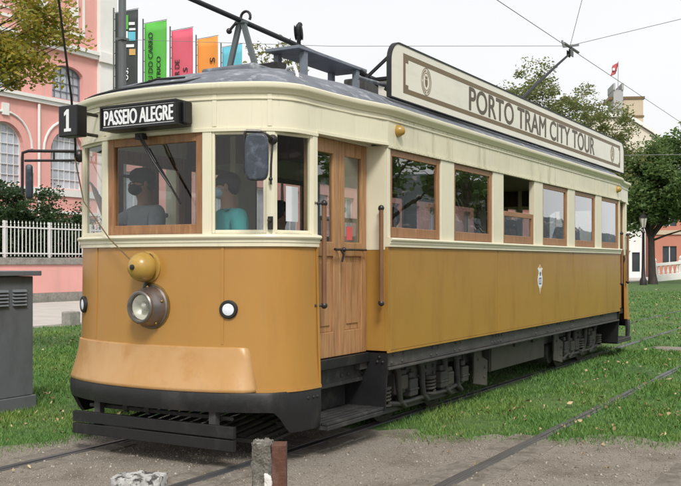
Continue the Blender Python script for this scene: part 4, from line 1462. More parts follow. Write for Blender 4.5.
# saloon sides
WIN = [1.672 + 1.347 * i for i in range(6)]
WW = 1.03
for sx in (1, -1):
    X = lambda a: sx * a
    # letterboard
    mb = MB()
    mb.bx(min(X(1.17), X(1.2)), max(X(1.17), X(1.2)), Y0, Y1, 2.482, 2.74)
    mb.bx(min(X(1.17), X(1.212)), max(X(1.17), X(1.212)), Y0, Y1, 2.455, 2.480)
    mb.build('letterboard', 'cream_dirty', tram)
    mb = MB()
    for y in [WIN[i] - 0.158 for i in range(1, 6)]:
        mb.bx(min(X(1.2005), X(1.2045)), max(X(1.2005), X(1.2045)), y - 0.016, y + 0.016, 2.485, 2.677)
    yy = Y0 + 0.05
    while yy < Y1:
        mb.ball((X(1.2135), yy, 2.4675), 0.006, n=6, k=4)
        mb.ball((X(1.2015), yy, 2.711), 0.006, n=6, k=4)
        yy += 0.09
    mb.build('rivet_strip', 'cream_dirty', tram)
    # letterboard over the platform doors is carried on the straight door head
    for (ya, yb, end) in ((0, 0, 0), (0, 0, 1)):
        pth = [(1.068, 0.69), (1.082, 0.9), (1.115, 1.2), (1.16, 1.42), (1.1995, 1.622)]
        if end:
            pth = [(x, L - y) for x, y in reversed(pth)]
        pth = [(sx * x, y) for x, y in pth]
        if sx < 0:
            pth = pth[::-1]
        mb = MB()
        mb.sweep([(-0.05, 2.476), (0.0, 2.476), (0.0, 2.74), (-0.05, 2.74)], pth)
        mb.build('door_header', 'cream', tram)
        mb = MB()
        mb.sweep([(0.001, 2.474), (0.012, 2.474), (0.012, 2.496), (0.001, 2.50)], pth)
        mb.build('header_bead', 'cream', tram)
    # corner posts and window posts
    edges = [(Y0, WIN[0] - 0.004)] + [(WIN[i] + WW + 0.004, WIN[i + 1] - 0.004) for i in range(5)] + [(WIN[5] + WW + 0.004, Y1)]
    for (a, b_) in edges:
        mb = MB()
        mb.bx(min(X(1.13), X(1.2)), max(X(1.13), X(1.2)), a, b_, 1.704, 2.453)
        mb.build('window_post', 'cream', tram, bevel=0.004)
    # belt rail
    mb = MB()
    sec = [(1.16, 1.628), (1.218, 1.628), (1.218, 1.650), (1.225, 1.655), (1.225, 1.675), (1.240, 1.680), (1.243, 1.690), (1.238, 1.700), (1.2, 1.706), (1.16, 1.706)]
    T = Matrix(((sx, 0, 0, 0), (0, 0, 1, Y0), (0, 1, 0, 0), (0, 0, 0, 1)))
    mb.prism(sec, Y1 - Y0, T)
    mb.build('belt_rail', 'cream', tram)
    # ochre panels with open seams between them
    cuts = [Y0 + 0.050, 4.19, 6.97, Y1 - 0.050]
    for a, b_ in zip(cuts[:-1], cuts[1:]):
        mb = MB()
        mb.bx(min(X(1.175), X(1.2)), max(X(1.175), X(1.2)), a + 0.008, b_ - 0.008, SK + 0.004, 1.626)
        mb.build('side_panel', 'ochre_side', tram, bevel=0.003)
    mb = MB()
    mb.bx(min(X(1.16), X(1.174)), max(X(1.16), X(1.174)), Y0 + 0.002, Y1 - 0.002, SK, 1.62)
    mb.build('inner_lining', 'dark_wood', tram)
    mb = MB()
    mb.bx(min(X(1.19), X(1.206)), max(X(1.19), X(1.206)), Y0, Y1, SK - 0.016, SK + 0.003)
    mb.build('trim_strip', 'ochre_side', tram)
    # windows
    for i, y in enumerate(WIN):
        drop = 0.40 if (i == 2) else 0.0
        z0, z1 = 1.710, 2.452 - drop * 0.98
        fr_ = MB()
        fw = 0.055
        xa, xb = min(X(1.150), X(1.186)), max(X(1.150), X(1.186))
        fr_.bx(xa, xb, y, y + fw, z0, z1)
        fr_.bx(xa, xb, y + WW - fw, y + WW, z0, z1)
        fr_.bx(xa, xb - 0.002 if sx > 0 else xb, y + fw, y + WW - fw, z0, z0 + 0.085)
        fr_.bx(xa, xb - 0.002 if sx > 0 else xb, y + fw, y + WW - fw, z1 - 0.055, z1)
        w = fr_.build('window', 'wood', tram, bevel=0.004)
        pn = MB()
        pn.bx(min(X(1.166), X(1.170)), max(X(1.166), X(1.170)), y + fw, y + WW - fw, z0 + 0.085, z1 - 0.055)
        pn.build('pane', 'glass_side', w)
    # sill channel, flange and bolts
    mb = MB()
    mb.bx(min(X(1.10), X(1.165)), max(X(1.10), X(1.165)), Y0 + 0.02, Y1 - 0.02, 0.615, SK - 0.018)
    mb.bx(min(X(1.10), X(1.20)), max(X(1.10), X(1.20)), Y0 + 0.03, Y1 - 0.03, 0.592, 0.612)
    for yb in (1.75, 1.95, 2.55, 2.68, 3.1, 3.22, 4.10, 4.18, 4.28, 4.36, 5.55, 6.0, 6.35, 6.45, 6.95, 7.05, 7.9, 8.0, 8.45, 8.55):
        for zz in (0.645, 0.71):
            mb.ball((X(1.166), yb + (0.03 if zz > 0.7 else 0), zz), 0.013, n=8, k=5)
    mb.build('sill_channel', 'under', tram, bevel=0.004)

# bulkheads at the platform ends: corner jambs facing the platform
for e in (0, 1):
    yb = Y0 if e == 0 else Y1
    dy = -1 if e == 0 else 1
    for sx in (1, -1):
        ya, yc = sorted((yb + dy * 0.001, yb - dy * 0.045))
        for (z0, z1, mt) in ((SK, 1.60, 'ochre_side'), (1.603, 2.474, 'cream')):
            mb = MB()
            mb.bx(min(sx * 0.985, sx * 1.172), max(sx * 0.985, sx * 1.172), ya, yc, z0, z1)
            mb.build('door_jamb', mt, tram)
        mb = MB()
        mb.bx(min(sx * 1.173, sx * 1.2), max(sx * 1.173, sx * 1.2), min(yb, yb - dy * 0.05), max(yb, yb - dy * 0.05), SK, 1.626)
        mb.build('corner_strip', 'ochre_side', tram)
        mb = MB()
        mb.bx(min(sx * 0.40, sx * 0.984), max(sx * 0.40, sx * 0.984), ya, yc, 0.745, 1.72)
        mb.build('bulkhead_panel', 'dark_wood', tram)
        mb = MB()
        mb.bx(min(sx * 0.37, sx * 0.43), max(sx * 0.37, sx * 0.43), min(ya, yc) - .002, max(ya, yc) + .002, 1.722, 2.655)
        mb.build('bulkhead_post', 'cream', tram)
        mb = MB()
        mb.bx(min(sx * 0.92, sx * 0.983), max(sx * 0.92, sx * 0.983), ya, yc, 1.722, 2.655)
        mb.build('bulkhead_stile', 'dark_wood', tram)
        mb = MB()
        mb.bx(min(sx * 0.433, sx * 0.918), max(sx * 0.433, sx * 0.918), (ya + yc) / 2 - .002, (ya + yc) / 2 + .002, 1.722, 2.40)
        mb.build('bulkhead_pane', 'glass', tram)
    ya, yc = sorted((yb + dy * 0.004, yb - dy * 0.04))
    mb = MB(); mb.bx(-0.915, -0.434, ya, yc, 2.402, 2.655); mb.bx(-0.366, 0.366, ya, yc, 2.402, 2.655); mb.bx(0.434, 0.915, ya, yc, 2.402, 2.655)
    mb.build('bulkhead_header', 'dark_wood', tram)

# folding doors
DX = 1.0


def door_leaf(y0, y1, sx, hinge):
    xo, xi = sx * DX, sx * (DX - 0.045)
    a, b_ = min(xo, xi), max(xo, xi)
    mb = MB()
    sw = 0.085
    zb, zt = 0.745, 2.470
    mb.bx(a, b_, y0, y0 + sw, zb, zt)
    mb.bx(a, b_, y1 - sw, y1, zb, zt)
    mb.bx(a, b_, y0 + sw, y1 - sw, zt - 0.11, zt)
    mb.bx(a, b_, y0 + sw, y1 - sw, 1.545, 1.66)
    mb.bx(a, b_, y0 + sw, y1 - sw, zb, zb + 0.20)
    xm, xn = sx * (DX - 0.016), sx * (DX - 0.032)
    mb.bx(min(xm, xn), max(xm, xn), y0 + sw, y1 - sw, zb + 0.20, 1.545)
    xq = sx * (DX - 0.006)
    mb.bx(min(xm, xq), max(xm, xq), y0 + sw + 0.045, y1 - sw - 0.045, zb + 0.25, 1.495)
    d = mb.build('door', 'door_wood', tram, bevel=0.006)
    mb = MB(); x2 = sx * (DX - 0.022); mb.bx(x2 - .002, x2 + .002, y0 + sw, y1 - sw, 1.66, zt - 0.11); mb.build('pane', 'glass_side', d)
    mb = MB()
    if hinge == 0:
        mb.tube([(sx * (DX + 0.002), y1 - 0.05, 1.60), (sx * (DX + 0.05), y1 - 0.05, 1.60), (sx * (DX + 0.055), y1 - 0.16, 1.60)], 0.011, 6)
        mb.tube([(sx * (DX + 0.045), y1 - 0.05, 1.60), (sx * (DX + 0.06), y1 - 0.03, 1.56), (sx * (DX + 0.05), y1 - 0.04, 1.50)], 0.009, 6)
    else:
        mb.tube([(sx * (DX + 0.002), y0 + 0.06, 1.60), (sx * (DX + 0.04), y0 + 0.07, 1.60), (sx * (DX + 0.04), y1 - 0.08, 1.60), (sx * (DX + 0.002), y1 - 0.07, 1.60)], 0.010, 6)
        mb.ball((sx * (DX + 0.008), y0 + 0.06, 1.60), 0.02, n=8, k=6)
    mb.build('handle', 'iron', d, smooth=True)
    return d


for sx in (1, -1):
    for e in (0, 1):
        ys2 = [(0.695, 1.152, 0), (1.158, 1.612, 1)]
        for (a, b_, h_) in ys2:
            if e:
                a, b_ = L - b_, L - a
            d = door_leaf(a, b_, sx, h_)
            if sx == 1 and e == 0 and h_ == 1:
                mb = MB(); mb.bx(DX - 0.0195, DX - 0.0175, 1.30, 1.40, 1.68, 1.79); mb.build('sticker', 'red_sticker', d)
        mb = MB()      # door head above the leaves
        ya, yb = (0.70, 1.617) if e == 0 else (L - 1.617, L - 0.70)
        mb.bx(min(sx * 0.94, sx * 1.045), max(sx * 0.94, sx * 1.045), ya, yb, 2.473, 2.655)
        mb.build('door_head', 'cream', tram)
        # threshold, riser, step board and side plate
        mb = MB()
        x0, x1 = sorted((sx * 0.62, sx * 1.03))
        mb.bx(x0, x1, ya, yb, 0.66, 0.738)
        mb.build('threshold', 'black', tram, bevel=0.004)
        mb = MB()
        x0, x1 = sorted((sx * 0.76, sx * 0.79))
        mb.bx(x0, x1, ya + .003, yb - .003, 0.285, 0.657)
        x0, x1 = sorted((sx * 0.694, sx * 0.99))
        mb.bx(min(sx * .93, sx * .95), max(sx * .93, sx * .95), ya + .003, yb - .003, 0.50, 0.657)
        mb.bx(min(sx * .951, sx * .962), max(sx * .951, sx * .962), ya + .003, yb - .003, 0.50, 0.53)
        for q in (0.62, 0.74):
            mb.ball((sx * .951, ya + (yb - ya) * q, 0.575), 0.016, n=8, k=5)
        mb.build('riser', 'black_worn', tram)
        mb = MB()
        for q in range(6):
            x0, x1 = sorted((sx * (0.795 + q * 0.062), sx * (0.795 + q * 0.062 + 0.054)))
            mb.bx(x0, x1, ya + .006, yb + .02 if e == 0 else yb - .006, 0.262, 0.285)
        x0, x1 = sorted((sx * 0.69, sx * 1.163))
        mb.bx(x0, x1, ya + .01, yb - .01, 0.225, 0.259)
        mb.build('step', 'black_worn', tram, bevel=0.004)
        mb = MB()
        yp = Y0 + 0.002 if e == 0 else Y1 - 0.002
        T = Matrix(((sx, 0, 0, 0), (0, 0, 1, yp if e == 0 else yp - 0.02), (0, 1, 0, 0), (0, 0, 0, 1)))
        mb.prism([(0.64, 0.25), (1.17, 0.25), (1.195, 0.735), (0.64, 0.735)], 0.02, T)
        for (q, w_) in ((1.1, 0.66), (1.15, 0.66), (1.12, 0.70), (0.95, 0.56)):
            mb.ball((sx * q, yp - 0.002 if e == 0 else yp + 0.002, w_), 0.014, n=8, k=5)
        mb.build('step_bracket', 'black', tram)
        # wooden grab poles either side of the door
        for (x, y, z0, z1) in ((1.112, 0.735, 1.17, 1.945), (1.20, 1.50, 1.16, 1.945)):
            if e:
                y = L - y
            mb = MB()
            mb.tube([(sx * x, y, z0), (sx * x, y, z1)], 0.019, 10)
            g_ = mb.build('grab_pole', 'pole_wood', tram, smooth=True)
            mb = MB()
            xi = 1.05 if x < 1.15 else 1.15
            yi = (0.67 if x < 1.15 else 1.575) if not e else L - (0.67 if x < 1.15 else 1.575)
            for z in (z0, z1):
                mb.tube([(sx * xi, yi, z), (sx * x, y, z)], 0.011, 6)
                mb.ball((sx * x, y, z), 0.026, n=10, k=6)
                mb.ball((sx * (xi + .004), yi, z), (0.024, 0.014, 0.024), n=10, k=6)
            mb.build('bracket', 'iron', g_, smooth=True)
        # side marker dome on the letterboard
        y = 1.80 if e == 0 else L - 1.80
        mb = MB()
        Tq = Matrix.Translation((sx * 1.2, y, 2.615)) @ Matrix.Rotation(R(90) * sx, 4, 'Y')
        mb.lathe([(0.052, 0.0), (0.052, 0.012), (0.045, 0.03), (0.034, 0.055), (0.012, 0.068)], Tq, 14)
        mb.build('side_lamp', 'bell_ochre', tram, smooth=True)

# bumper cover on the nose, black bumper skirt, door corner skirt
for e in (0, 1):
    f = fwd(e)
    s0, s1 = (s_of_u(-0.98) - 0.12 if e == 0 else s_of_u(-0.80)), s_of_u(0.80)
    n = 44
    zl = [0.885, 0.872, 0.80, 0.72, 0.64, 0.585, 0.56]
    ol = [0.011, 0.026, 0.034, 0.050, 0.072, 0.090, 0.096]
    rows = []
    cols = n + 1
    vs = []
    path = [front_at(s0 + (s1 - s0) * i / n) for i in range(n + 1)]
    for i, (x, y) in enumerate(path):
        a = path[max(0, i - 1)]; b_ = path[min(n, i + 1)]
        d = Vector((b_[0] - a[0], b_[1] - a[1])).normalized()
        nr = Vector((d.y, -d.x))
        tp = min(1.0, (n - i) / 2.2, (i) / 2.2)
        tp = max(0.0, tp) ** 0.7
        for z, o_ in zip(zl, ol):
            o2 = 0.012 + (0.85 - z) * 0.062 + (o_ - 0.012 - (0.85 - z) * 0.05) * tp if z < 0.88 else 0.004
            sh = (0.885 - z) * 0.22 if i >= n - 2 else 0.0
            vs.append((*f((x + nr.x * o2 + d.x * sh, y + nr.y * o2 + d.y * sh)), z))
    m_ = len(zl)
    fs = [(i * m_ + j, i * m_ + j + 1, (i + 1) * m_ + j + 1, (i + 1) * m_ + j) for i in range(n) for j in range(m_ - 1)]
    mb = MB(); mb.add(vs, fs)
    o = mb.build('bumper_cover', 'ochre_worn', tram, smooth=True, recalc=False)
    sm = o.modifiers.new('thick', 'SOLIDIFY'); sm.thickness = 0.012; sm.offset = -1
    # black skirt
    n = 70
    vs, m_ = [], 6
    path = [front_at(SM * i / n) for i in range(n + 1)]
    for i, (x, y) in enumerate(path):
        a = path[max(0, i - 1)]; b_ = path[min(n, i + 1)]
        d = Vector((b_[0] - a[0], b_[1] - a[1])).normalized()
        nr = Vector((d.y, -d.x))
        s = SM * i / n
        se = min(s, SM - s)
        t = min(1, max(0, (0.47 - se) / 0.15)); t = t * t * (3 - 2 * t)
        low = 0.418 - 0.165 * t
        bulge = min(1, max(0, (se - 0.34) / 0.12))
        oo = 0.030 + 0.067 * bulge
        sec = [(oo - 0.004, 0.558), (oo + 0.004, 0.54), (oo + 0.006, 0.47 - .08 * t), (oo - 0.006, low), (oo - 0.034, low), (oo - 0.03, 0.558)]
        vs += [(*f((x + nr.x * o_, y + nr.y * o_)), z) for o_, z in sec]
    fs = [(i * m_ + j, i * m_ + (j + 1) % m_, (i + 1) * m_ + (j + 1) % m_, (i + 1) * m_ + j) for i in range(n) for j in range(m_)]
    fs += [tuple(range(m_))[::-1], tuple(n * m_ + j for j in range(m_))]
    mb = MB(); mb.add(vs, fs)
    mb.build('bumper', 'black', tram, smooth=True)
    mb = MB()
    for s in (SM - 0.10, SM - 0.17, SM - 0.05):
        q = front_at(s)
        mb = MB()
        mb.ball((*f((q[0] + 0.032, q[1])), 0.49), 0.014, n=8, k=5)
        mb.build('bolt', 'black', tram)
    # fender planks and hangers
    for z0, z1 in ((0.150, 0.232), (0.242, 0.326)):
        mb = MB()
        q = [f((-0.77, 0.0)), f((0.80, 0.04))]
        mb.bx(min(q[0][0], q[1][0]), max(q[0][0], q[1][0]), min(q[0][1], q[1][1]), max(q[0][1], q[1][1]), z0, z1)
        mb.build('fender_plank', 'black', tram, bevel=0.004)
    mb = MB()
    for u in (-0.55, 0.58):
        q = f((u, 0.07))
        mb.bx(q[0] - 0.03, q[0] + 0.03, q[1] - 0.025, q[1] + 0.025, 0.17, 0.50)
        mb.tube([(*f((u, 0.07)), 0.40), (*f((u, 0.75)), 0.45)], 0.022, 6)
    mb.tube([(*f((-0.7, 0.13)), 0.36), (*f((0.7, 0.13)), 0.36)], 0.016, 6)
    for u in (-0.32, -0.1):
        mb.tube([(*f((u, 0.13)), 0.33), (*f((u, 0.15)), 0.50)], 0.018, 6)
        mb.ball((*f((u, 0.13)), 0.37), 0.035, n=8, k=6)
    mb.build('fender_hanger', 'under', tram)
    # slatted lifeguard tray
    mb = MB()
    for q in range(15):
        u = -0.80 + q * 0.114
        a, b_ = (*f((u, 0.45)), 0.15), (*f((u, 1.35)), 0.24)
        mb.bar(a, b_, 0.035, 0.02)
    mb.bar((*f((-0.84, 0.45)), 0.145), (*f((0.84, 0.45)), 0.145), 0.04, 0.03)
    mb.bar((*f((-0.84, 1.36)), 0.24), (*f((0.84, 1.36)), 0.24), 0.04, 0.03)
    mb.build('lifeguard_tray', 'under', tram)

# lamps, bell, markers on the front
TN = lambda u, y, z: basis((1, 0, 0), (0, 0, 1), (u, y, z))      # local z points forward (-Y)
hl_ = MB()
TH = TN(0.022, 0.030, 1.165) @ Matrix.Diagonal((0.96, 0.96, 0.84, 1))
hl_.lathe([(0.172, -0.01), (0.172, 0.018), (0.160, 0.028), (0.155, 0.06), (0.142, 0.10), (0.126, 0.128), (0.122, 0.15), (0.126, 0.162), (0.116, 0.172), (0.106, 0.172), (0.101, 0.15), (0.101, 0.02)], TH, 36)
hl = hl_.build('headlight', 'lamp_metal', tram, smooth=True)
mb = MB(); mb.lathe([(0.099, 0.146), (0.098, 0.150), (0.075, 0.160), (0.04, 0.166), (0.004, 0.168)], TH, 28); mb.build('lens', 'glass', hl, smooth=True)
mb = MB(); mb.lathe([(0.02, 0.03), (0.05, 0.045), (0.08, 0.08), (0.098, 0.130), (0.096, 0.130), (0.078, 0.086), (0.048, 0.052), (0.018, 0.036)], TH, 28); mb.build('reflector', 'reflector', hl, smooth=True)
mb = MB(); mb.ball(TH @ Vector((0, 0.005, 0.085)), 0.034, n=12, k=8); mb.build('bulb', 'lampglass', hl, smooth=True)
mb = MB(); mb.lathe([(0.185, -0.012), (0.185, 0.008), (0.17, 0.012)], TH, 30)
for i in range(5):
    a = 2 * math.pi * i / 5 + 0.3
    mb.ball(TH @ Vector((0.155 * math.cos(a), 0.155 * math.sin(a), 0.06)), 0.013, n=8, k=5)
mb.build('mounting_ring', 'brass', hl, smooth=True)
TB = TN(-0.005, 0.032, 1.462)
mb = MB(); mb.lathe([(0.118, 0.0), (0.118, 0.014), (0.105, 0.02)], TB, 28); mb.build('bell_plate', 'bell_ochre', tram, smooth=True)
mb = MB()
mb.lathe([(0.108, 0.050), (0.113, 0.062), (0.108, 0.095), (0.095, 0.130), (0.072, 0.160), (0.042, 0.178), (0.006, 0.184), (0.006, 0.176), (0.04, 0.170), (0.068, 0.152), (0.088, 0.126), (0.100, 0.095), (0.104, 0.062)], TB, 32)
be = mb.build('bell', 'bell_ochre', tram, smooth=True)
mb = MB()
mb.lathe([(0.02, 0.183), (0.02, 0.192), (0.008, 0.196)], TB, 10)
mb.tube([TB @ Vector((0, 0, 0.01)), TB @ Vector((0, 0, 0.18))], 0.012, 6)
mb.tube([TB @ Vector((0.04, 0.06, 0.01)), TB @ Vector((0.05, 0.085, 0.06))], 0.02, 6)
mb.build('clapper', 'iron', be, smooth=True)
mb = MB(); mb.tube([TB @ Vector((0.0, -0.115, 0.03)), TB @ Vector((-0.01, -0.16, 0.04))], 0.018, 8); mb.build('bell_mount', 'iron', tram)
for u in (-0.845, 0.665):
    s = s_of_u(u); q = front_at(s); q2 = front_at(s + 0.01); q1 = front_at(s - 0.01)
    d = Vector((q2[0] - q1[0], q2[1] - q1[1], 0)).normalized()
    T = basis(d, (0, 0, 1), (q[0], q[1], 1.155))
    mb = MB(); mb.lathe([(0.068, 0.0), (0.068, 0.022), (0.060, 0.030), (0.046, 0.030), (0.046, 0.02)], T, 24); mk = mb.build('marker_lamp', 'rubber', tram, smooth=True)
    mb = MB(); mb.lathe([(0.045, 0.018), (0.044, 0.026), (0.025, 0.032), (0.003, 0.033)], T, 24); mb.build('lens', 'white_lens', mk, smooth=True)

# destination sign
ds = MB()
ds.bx(-0.335, 0.405, -0.135, 0.03, 2.488, 2.672)
dso = ds.build('destination_sign', 'sign_black', tram, bevel=0.006)
mb = MB()
for (a, b_, c, d) in ((-0.335, 0.405, 2.488, 2.505), (-0.335, 0.405, 2.655, 2.672), (-0.335, -0.32, 2.505, 2.655), (0.39, 0.405, 2.505, 2.655)):
    mb.bx(a + .001, b_ - .001, -0.148, -0.136, c + .001, d - .001)
mb.build('rim', 'black', dso)
mb = MB(); mb.bx(-0.31, 0.38, -0.1392, -0.1358, 2.511, 2.5145); mb.bx(-0.31, 0.38, -0.1392, -0.1358, 2.6465, 2.650); mb.build('border_lines', 'white_ink', dso)
text('lettering', 'PASSEIO ALEGRE', 'white_ink', dso, (1, 0, 0), (0, 0, 1), (0.035, -0.1365, 2.580), width=0.665, height=0.108, depth=0.003, bold=0.022)
mb = MB(); mb.bx(0.408, 0.438, -0.09, 0.0, 2.50, 2.66); mb.build('end_plate', 'sign_black', dso, bevel=0.01)
# route number
rn = MB(); rn.bx(-0.715, -0.52, -0.20, -0.09, 2.462, 2.700); rno = rn.build('route_sign', 'sign_black', tram, bevel=0.008)
mb = MB(); mb.prism([(-.012, -.085), (.016, -.085), (.016, .085), (-.006, .085), (-.034, .060), (-.034, .034), (-.012, .048)], 0.003, basis((1, 0, 0), (0, 0, 1), (-0.617, -0.2005, 2.583)))
mb.prism([(-.034, -.085), (-.0125, -.085), (-.0125, -.062), (-.034, -.062)], 0.003, basis((1, 0, 0), (0, 0, 1), (-0.617, -0.2005, 2.583)))
mb.prism([(.0165, -.085), (.038, -.085), (.038, -.062), (.0165, -.062)], 0.003, basis((1, 0, 0), (0, 0, 1), (-0.617, -0.2005, 2.583)))
mb.build('lettering', 'white_ink', rno)
for z in (2.50, 2.66):
    mb = MB(); mb.tube([(-0.61, -0.085, z), (-0.62, 0.12, z)], 0.014, 6); mb.build('bracket', 'iron', rno)

# windscreen wiper
mb = MB()
mb.cb((-0.055, 0.0, 2.445), (0.07, 0.06, 0.045))
mb.tube([(-0.055, -0.03, 2.445), (0.08, -0.01, 2.24), (0.22, 0.008, 2.06)], 0.008, 6)
mb.tube([(-0.02, -0.03, 2.43), (0.10, -0.012, 2.24)], 0.006, 6)
mb.bar((0.02, 0.004, 2.35), (0.315, 0.012, 1.93), 0.009, 0.013)
mb.build('wiper', 'rubber', tram)

# mirrors
mr = MB()
mr.tube([(0.965, 0.27, 2.385), (1.0, 0.14, 2.40), (1.03, 0.0, 2.41), (0.955, -0.06, 2.41)], 0.013, 8)
mr.tube([(0.955, -0.06, 2.41), (0.948, -0.065, 2.38), (0.948, -0.065, 2.12)], 0.011, 8)
mr.ball((0.965, 0.255, 2.385), 0.038, n=10, k=7)
mr.ball((0.955, 0.245, 2.10), 0.016, n=8, k=6)
mr.tube([(0.965, 0.255, 2.37), (0.962, 0.24, 2.20), (0.957, 0.245, 2.06)], 0.008, 6)
mro = mr.build('mirror_arm', 'iron', tram, smooth=True)
T = Matrix.Translation((1.035, -0.035, 2.225)) @ Matrix.Rotation(R(26), 4, 'Z')
mb = MB()
prof = []
for i in range(24):
    a = 2 * math.pi * i / 24
    c, s_ = math.cos(a), math.sin(a)
    prof.append((0.083 * math.copysign(abs(c) ** 0.45, c), 0.165 * math.copysign(abs(s_) ** 0.45, s_)))
Tm = T @ basis((1, 0, 0), (0, 0, 1), (0, 0, 0))
mb.prism(prof, 0.05, Tm)
shell = mb.build('mirror_shell', 'mirror_shell', mro, bevel=0.018, seg=3)
mb = MB(); mb.prism([(x * .9, y * .93) for x, y in prof], 0.003, T @ basis((-1, 0, 0), (0, 0, 1), (0, 0.002, 0))); mb.build('mirror_glass', 'mirror', mro)
# left mirror on its hoop
ml = MB()
ml.tube([(-1.0, 0.30, 2.42), (-1.38, 0.10, 2.425), (-1.425, 0.08, 2.41), (-1.43, 0.08, 2.36), (-1.43, 0.08, 2.06)], 0.013, 8)
ml.tube([(-1.0, 0.30, 2.345), (-1.415, 0.09, 2.345)], 0.011, 8)
ml.tube([(-1.19, 0.20, 2.42), (-1.19, 0.20, 2.345)], 0.009, 6)
ml.ball((-0.99, 0.29, 2.38), (0.045, 0.045, 0.055), n=10, k=7)
mlo = ml.build('mirror_arm', 'iron', tram, smooth=True)
T = Matrix.Translation((-1.32, 0.09, 2.165)) @ Matrix.Rotation(R(-40), 4, 'Z') @ Matrix.Rotation(R(5), 4, 'Y')
prof = [(x * 0.78, z * 0.86) for x, z in prof]
mb = MB(); mb.prism(prof, 0.055, T @ basis((1, 0, 0), (0, 0, 1), (0, 0, 0))); mb.build('mirror_shell', 'mirror_shell', mlo, bevel=0.018, seg=3)
mb = MB(); mb.prism([(x * .9, y * .93) for x, y in prof], 0.003, T @ basis((-1, 0, 0), (0, 0, 1), (0, 0.002, 0))); mb.build('mirror_glass', 'mirror', mlo)
# small catch on the post
mb = MB(); mb.bx(0.93, 0.965, 0.245, 0.262, 1.735, 1.83); mb.ball((0.948, 0.24, 1.80), 0.016, n=8, k=6); mb.build('window_catch', 'iron', tram)

# bell cord and trolley rope
mb = MB()
mb.tube([(-0.99, 0.24, 2.36), (-0.72, 0.07, 1.98), (-0.35, -0.03, 1.68), (0.0, -0.11, 1.47)], 0.0055, 6)
mb.build('bell_cord', 'cord', tram, smooth=True)
mb = MB()
mb.tube([(-0.30, -0.62, 3.54), (-0.62, -0.16, 2.78), (-0.80, 0.06, 2.45), (-0.985, 0.24, 2.38)], 0.009, 6)
mb.build('trolley_rope', 'rope', tram, smooth=True)

# gutter rod along the front roof edge
mb = MB()
gp = [front_at(s) for s in np.linspace(s_of_u(-0.93), s_of_u(0.30), 16)]
mb.tube([(p[0] * 0.99, p[1] + 0.03, 2.838) for p in gp] + [(0.36, 0.18, 2.872), (0.44, 0.3, 2.85)], 0.010, 6)
mb.tube([(p[0] * 0.97, p[1] + 0.12, 2.872) for p in gp[:9]] + [(-0.05, 0.17, 2.905), (0.2, 0.2, 2.90)], 0.009, 6)
for i in (0, 5, 10):
    mb.tube([(gp[i][0] * .99, gp[i][1] + .03, 2.838), (gp[i][0] * .97, gp[i][1] + .12, 2.80)], 0.008, 6)
mb.tube([(-0.92, 0.28, 2.838), (-0.80, 0.42, 2.87)], 0.010, 6)
mb.build('roof_rod', 'rubber', tram, smooth=True)
# hooked grab iron on the roof edge
mb = MB()
mb.tube([(0.94, 0.62, 2.80), (0.93, 0.64, 2.93), (0.88, 0.68, 3.00), (0.78, 0.74, 3.01), (0.74, 0.77, 2.96)], 0.014, 8)
mb.build('grab_iron', 'white_paint', tram, smooth=True)

# roof walkway on legs, trestle, trolley base, resistance box
wk = MB()
wk.bx(-0.04, 0.32, 1.62, 2.88, 3.388, 3.418)
wko = wk.build('roof_walkway', 'slate', tram, bevel=0.005)
for (x, y) in ((0.0, 1.76), (0.28, 1.76), (0.0, 2.72), (0.28, 2.72)):
    mb = MB(); mb.bx(x - 0.025, x + 0.025, y - 0.03, y + 0.03, 3.08, 3.386); mb.build('leg', 'slate', wko)
mb = MB(); mb.bx(-0.28, 0.28, 1.0, 1.60, 3.04, 3.155); mb.build('roof_plinth', 'roof', tram, bevel=0.02)
mb = MB(); mb.bx(-0.13, 0.22, 1.44, 1.58, 3.156, 3.25); mb.build('lamp_box', 'iron', tram, bevel=0.01)
tr = MB()
tr.bar((-0.14, 1.2, 3.13), (-0.015, 1.2, 3.57), 0.03, 0.045)
tr.bar((0.16, 1.2, 3.13), (0.015, 1.2, 3.57), 0.03, 0.045)
tr.bx(-0.05, 0.05, 1.17, 1.23, 3.55, 3.57)
tro = tr.build('trolley_trestle', 'steel_pole', tram)
mb = MB()
cpts = [(0.045 + 0.05 * math.cos(a), 1.2, 3.60 + 0.05 * math.sin(a)) for a in np.linspace(-0.6, 3.9, 12)]
mb.tube(cpts, 0.012, 6); mb.ball((-0.10, 1.16, 3.49), 0.026, n=8, k=6); mb.tube([(-0.04, 1.18, 3.56), (-0.10, 1.16, 3.49)], 0.012, 6)
mb.build('hook', 'iron', tro, smooth=True)
mb = MB(); mb.bx(-0.35, 0.35, 4.2, 6.9, 3.16, 3.24); mb.bx(-0.14, 0.14, 3.2, 4.4, 3.17, 3.42); mb.build('trolley_base', 'under', tram, bevel=0.02)
mb = MB()
mb.tube([(0, 4.3, 3.45), (0, 1.2, 3.575), (0, -0.75, 3.65)], [0.026, 0.022, 0.018], 10)
mb.build('trolley_pole', 'rubber', tram, smooth=True)
tp = MB()
tp.tube([(0, 6.4, 3.30), (0, 7.6, 3.60), (0, 8.9, 4.22), (0, 10.1, 4.78), (0, 10.9, 5.14)], [0.032, 0.030, 0.026, 0.022, 0.018], 10)
tpo = tp.build('trolley_pole', 'rubber', tram, smooth=True)
mb = MB(); mb.lathe([(0.05, -0.025), (0.075, -0.02), (0.05, 0.0), (0.075, 0.02), (0.05, 0.025)], basis((0, 1, 0), (0, 0, 1), (0, 10.93, 5.155)), 16)
mb.bx(-0.035, -0.027, 10.80, 10.98, 5.08, 5.18); mb.bx(0.027, 0.035, 10.80, 10.98, 5.08, 5.18); mb.build('trolley_wheel', 'iron', tpo)
mb = MB(); mb.bx(0.42, 0.92, 2.92, 4.2, 3.12, 3.30); rb_ = mb.build('resistance_box', 'board', tram, bevel=0.008)
